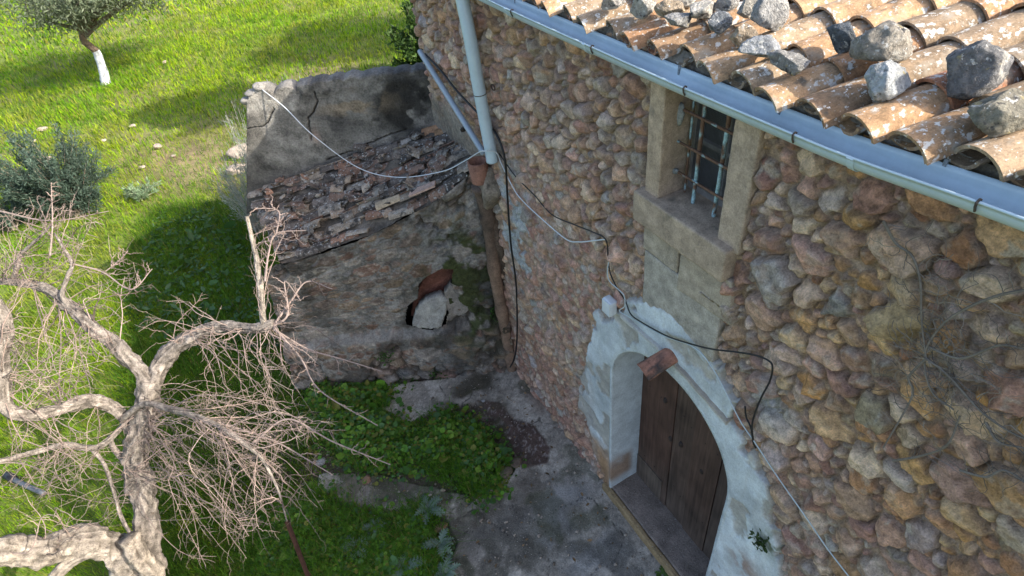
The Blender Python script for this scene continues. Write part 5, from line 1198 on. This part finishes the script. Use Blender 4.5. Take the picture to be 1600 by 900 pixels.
_, PB = limb("limb", [(234, 600, 2.05), (262, 556, 2.22), (300, 526, 2.34), (350, 511, 2.42), (400, 514, 2.46), (428, 506, 2.50)], [.10, .085, .072, .062, .055, .055], tree)
_, PS = limb("dead_stub", [(413, 508, 2.50), (408, 462, 2.64), (403, 415, 2.78), (394, 372, 2.92), (385, 338, 3.05)], [.036, .034, .032, .026, .018], tree, (.31, .27, .22), .12, 14)
_, PC = limb("limb", [(205, 668, 1.72), (178, 636, 1.95), (140, 628, 2.10), (95, 640, 2.22), (45, 650, 2.34), (8, 630, 2.48), (0, 575, 2.7), (6, 510, 2.95), (-8, 470, 3.1)], [.07, .072, .07, .062, .06, .07, .07, .06, .05], tree)
_, PD = limb("limb", [(190, 655, 1.85), (225, 632, 2.05), (270, 640, 2.16), (320, 656, 2.22), (365, 680, 2.2), (405, 712, 2.1), (432, 760, 1.9), (448, 815, 1.65)], [.035, .034, .032, .028, .024, .018, .012, .006], tree, (.28, .245, .21), .08, 9)
_, PE = limb("limb", [(200, 655, 1.72), (165, 692, 1.8), (140, 700, 1.86), (100, 695, 1.95), (55, 705, 2.02), (10, 718, 2.1), (-20, 722, 2.15)], [.03, .032, .034, .03, .028, .024, .02], tree, (.28, .245, .21), .08, 9)
_, PF = limb("limb", [(140, 698, 1.86), (162, 724, 1.72), (178, 770, 1.5), (190, 810, 1.3), (212, 850, 1.05), (228, 885, .8)], [.02, .02, .019, .019, .022, .025], tree, (.27, .23, .20), .08, 9)
_, PG = limb("limb", [(234, 935, .4), (205, 880, .85), (165, 852, 1.12), (115, 846, 1.3), (65, 860, 1.45), (15, 862, 1.58), (-40, 880, 1.7)], [.16, .15, .15, .14, .13, .14, .14], tree, (.30, .26, .215), .24, 34)
limb("limb", [(170, 862, 1.14), (120, 870, 1.22), (85, 905, 1.16), (70, 940, 1.05)], [.06, .06, .06, .05], tree, (.33, .285, .235), .3, 24)
limb("cut_limb", [(255, 925, .55), (234, 890, .86), (215, 862, 1.05), (198, 842, 1.2)], [.115, .10, .095, .09], tree, (.34, .29, .235), .16, 26)
_, PH = limb("limb", [(112, 482, 2.52), (98, 462, 2.62), (106, 432, 2.74), (113, 412, 2.82), (98, 385, 2.93), (84, 365, 3.0)], [.03, .026, .022, .02, .016, .01], tree, (.29, .255, .22), .1, 8)
_, PI_ = limb("limb", [(20, 444, 2.66), (28, 412, 2.8), (32, 398, 2.86), (58, 375, 2.98), (80, 352, 3.08)], [.03, .025, .022, .016, .01], tree, (.30, .265, .23), .1, 8)
_, PJ = limb("limb", [(220, 700, 1.62), (200, 720, 1.5), (178, 700, 1.62), (172, 680, 1.74)], [.04, .036, .032, .03], tree, (.27, .23, .20), .14, 9)
def twigs():
    b = MB(); r = np.random.default_rng(777)
    def shoot(p0, p1, bend, r0, spur=1.0, depth=0):
        L = np.linalg.norm(p1 - p0); m1 = p0 * .6 + p1 * .4 + r.normal(0, .07 * L, 3) + [0, 0, bend * L]; m2 = p0 * .25 + p1 * .75 + r.normal(0, .05 * L, 3) + [0, 0, bend * L * .7]
        P = catmull([p0, m1, m2, p1], 5); P[1:] += r.normal(0, .003, (len(P) - 1, 3)); c = np.array((.21, .155, .128)) * r.uniform(.5, 1.5) + r.uniform(0, .05)
        tube(b, P, [r0, r0 * .35], 4, c, False)
        k = int(L / .075 * spur)
        for _ in range(k):
            i = r.integers(2, len(P) - 1); t = r.random(); q = P[i] * (1 - t) + P[i + 1 if i + 1 < len(P) else i] * t; d = P[min(i + 1, len(P) - 1)] - P[i - 1]; d /= np.linalg.norm(d) + 1e-9
            o_ = r.normal(size=3); o_ -= d * (o_ @ d); o_ /= np.linalg.norm(o_); l_ = r.uniform(.02, .10) * (1.6 if r.random() < .15 else 1)
            e_ = q + (d * .55 + o_ * .85) * l_; tube(b, np.array([q, q * .5 + e_ * .5 + r.normal(0, .003, 3), e_]), [r0 * .45, r0 * .22], 3, c * 1.05, False)
            if depth == 0 and l_ > .09 and r.random() < .5: shoot(e_, e_ + (d * .8 + o_ * .3) * r.uniform(.08, .22), .05, r0 * .4, .8, 1)
    def fan(P, t0, t1, n, ctr, rad, z, zs, bend, r0=.0037):
        for _ in range(int(n * .9)):
            p0 = P[int(r.uniform(t0, t1) * (len(P) - 1))]; a = r.uniform(0, 2 * np.pi); q = math.sqrt(r.random())
            shoot(p0, T3(ctr[0] + rad[0] * q * math.cos(a), ctr[1] + rad[1] * q * math.sin(a), z + r.normal(0, zs)), bend, r0 * r.uniform(.7, 1.2))
    fan(PD, .35, .95, 50, (420, 790), (90, 90), 1.7, .25, .22)
    fan(PD, .2, .8, 34, (450, 670), (100, 60), 2.15, .2, .12)
    fan(PT, .55, .95, 36, (350, 790), (110, 110), 1.45, .3, .16)
    fan(PT, .6, .98, 24, (370, 670), (120, 60), 2.0, .22, .10)
    fan(PT, .5, .9, 26, (130, 740), (110, 80), 1.6, .3, .08)
    fan(PB, .85, 1, 11, (490, 545), (80, 75), 2.35, .16, .10); fan(PB, .85, 1, 5, (430, 410), (60, 60), 2.85, .12, .0); fan(PB, .8, 1, 9, (460, 610), (70, 60), 2.2, .15, .1)
    fan(PS, .3, .8, 7, (430, 350), (50, 45), 2.95, .1, .05)
    fan(PB, .2, .8, 16, (300, 500), (90, 50), 2.6, .12, .02, .004); fan(PB, .3, .9, 20, (400, 600), (90, 60), 2.25, .15, .08)
    fan(PA, .7, 1, 30, (60, 385), (85, 45), 2.95, .15, .04); fan(PA, .8, 1, 14, (5, 400), (40, 60), 2.9, .15, .04); fan(PA, .2, .8, 16, (180, 470), (70, 50), 2.6, .12, .03, .0045)
    fan(PA, .3, .8, 26, (90, 570), (110, 60), 2.4, .18, -.02, .0048); fan(PI_, .3, 1, 14, (50, 330), (70, 30), 3.15, .1, .05); fan(PH, .5, 1, 12, (110, 345), (60, 50), 3.1, .1, .05)
    fan(PC, .3, .9, 44, (80, 560), (100, 80), 2.5, .2, .05); fan(PC, .2, .7, 26, (70, 720), (90, 60), 2.0, .2, .05); fan(PC, .7, 1, 16, (30, 470), (40, 70), 2.9, .15, .04)
    fan(PE, .2, 1, 26, (70, 760), (90, 50), 1.8, .25, .03); fan(PG, .3, .9, 14, (80, 800), (90, 50), 1.7, .2, .0, .0045)
    for pts, r0 in (([(398, 690, 2.15), (450, 655, 2.25), (520, 690, 2.2), (610, 726, 2.15)], .008), ([(428, 512, 2.5), (470, 560, 2.42), (500, 610, 2.35), (590, 665, 2.3)], .009), ([(428, 508, 2.5), (455, 470, 2.55), (480, 440, 2.6), (520, 452, 2.58)], .010),
                    ([(428, 510, 2.5), (450, 490, 2.55), (445, 440, 2.65), (470, 470, 2.6)], .010), ([(428, 515, 2.5), (480, 545, 2.4), (530, 560, 2.35), (596, 580, 2.3)], .008), ([(414, 440, 2.75), (420, 395, 2.85), (432, 365, 2.95), (478, 360, 2.95)], .009),
                    ([(432, 365, 2.95), (435, 330, 3.0), (398, 325, 3.05)], .006), ([(113, 412, 2.82), (160, 425, 2.75), (205, 452, 2.68), (238, 420, 2.75)], .007), ([(165, 424, 2.75), (185, 408, 2.8), (200, 392, 2.85)], .005), ([(340, 660, 2.2), (430, 690, 2.1), (520, 742, 2.05)], .008),
                    ([(0, 330, 3.1), (80, 345, 3.05), (170, 330, 3.05)], .007), ([(78, 400, 3.0), (82, 350, 3.1), (80, 285, 3.25)], .007)):
        P = catmull([T3(*p) for p in pts], 9); tube(b, P, [r0, .003], 5, (.28, .22, .19), False)
        for _ in range(16):
            i = r.integers(3, len(P) - 1); d = P[i] - P[i - 1]; d /= np.linalg.norm(d) + 1e-9; o_ = r.normal(size=3); o_ -= d * (o_ @ d); o_ /= np.linalg.norm(o_); l_ = r.uniform(.04, .16); shoot(P[i], P[i] + (d * .6 + o_ * .8) * l_, .02, .0034, .7, 1)
    b.build("twigs", M_TWIG, tree)["kind"] = "stuff"
twigs()

# rusty stake, hose, dried creeper
p0 = T3(497, 930, -.03); p1 = T3(452, 812, .85); b = MB(); d = p1 - p0; d /= np.linalg.norm(d); s1 = np.cross(d, (0, 1, 0)); s1 /= np.linalg.norm(s1); s2 = np.cross(d, s1)
for a_, c_ in ((s1, s2), (s2, s1)):
    V = [p + a_ * u_ * .04 + c_ * w_ * .005 for p in (p0, p1) for u_, w_ in ((0, 0), (1, 0), (1, 1), (0, 1))]; b.add(np.array(V) + (c_ * 0), [(0, 1, 2, 3)[::-1], (4, 5, 6, 7), (0, 1, 5, 4), (1, 2, 6, 5), (2, 3, 7, 6), (3, 0, 4, 7)], (.055, .026, .018))
tag(b.build("metal_stake", M_IRON), "rusty angle-iron stake leaning out of the grass at the bottom", "stake")
b = MB(); q = [np.array((*G(*p), .06)) for p in ((18, 748), (40, 760), (75, 776))]; tube(b, catmull(q, 6), .028, 10, (.10, .11, .12)); tube(b, [q[0] - (q[1] - q[0]) * .1, q[0] + (q[1] - q[0]) * .45], .045, 10, (.02, .02, .022))
tag(b.build("pipe_offcut", M_CABLE, None, True), "short dark plastic pipe piece lying in the grass at far left", "pipe")
def creeper():
    b = MB(); r = np.random.default_rng(61); c = (.17, .145, .12)
    def P_(px, py, d=.075): return at(px, py, 0, -d)
    mains = [[(1610, 452), (1560, 462), (1510, 482), (1470, 510), (1445, 555), (1455, 610), (1490, 640)], [(1380, 345), (1400, 380), (1425, 400), (1438, 440), (1440, 500), (1447, 560)], [(1447, 560), (1480, 585), (1530, 640), (1570, 670), (1610, 690)], [(1395, 720), (1440, 712), (1480, 695), (1500, 650)],
             [(1447, 560), (1420, 590), (1425, 620), (1380, 700)], [(1500, 735), (1540, 745), (1570, 735), (1610, 760)], [(1540, 660), (1560, 690), (1600, 700)], [(1447, 540), (1500, 560), (1560, 540), (1600, 545)]]
    ends = []
    for mp in mains:
        P = catmull([P_(*p, .07 + r.uniform(0, .02)) for p in mp], 7); tube(b, P, [.0055, .003], 5, c, False); ends += list(P)
    for k in range(230):
        p = ends[r.integers(len(ends))].copy(); 
        if r.random() < .5: p = P_(1460 + r.normal(0, 38), 560 + r.normal(0, 55), .07)
        d = r.normal(size=2); d /= np.linalg.norm(d); Q = [p.copy()]
        for _ in range(r.integers(4, 11)):
            d = d + r.normal(0, .5, 2); d /= np.linalg.norm(d); p = p + np.array([r.normal(0, .004), d[0] * .018, d[1] * .018]); p[0] = min(-.055, max(-.10, p[0])); Q.append(p.copy())
        tube(b, Q, [.0016, .0008], 3, np.array(c) * r.uniform(.6, 1.5), False)
    tag(b.build("dried_creeper", M_TWIG), "dead grey creeper clinging to the rubble wall at the right", "creeper")
creeper()
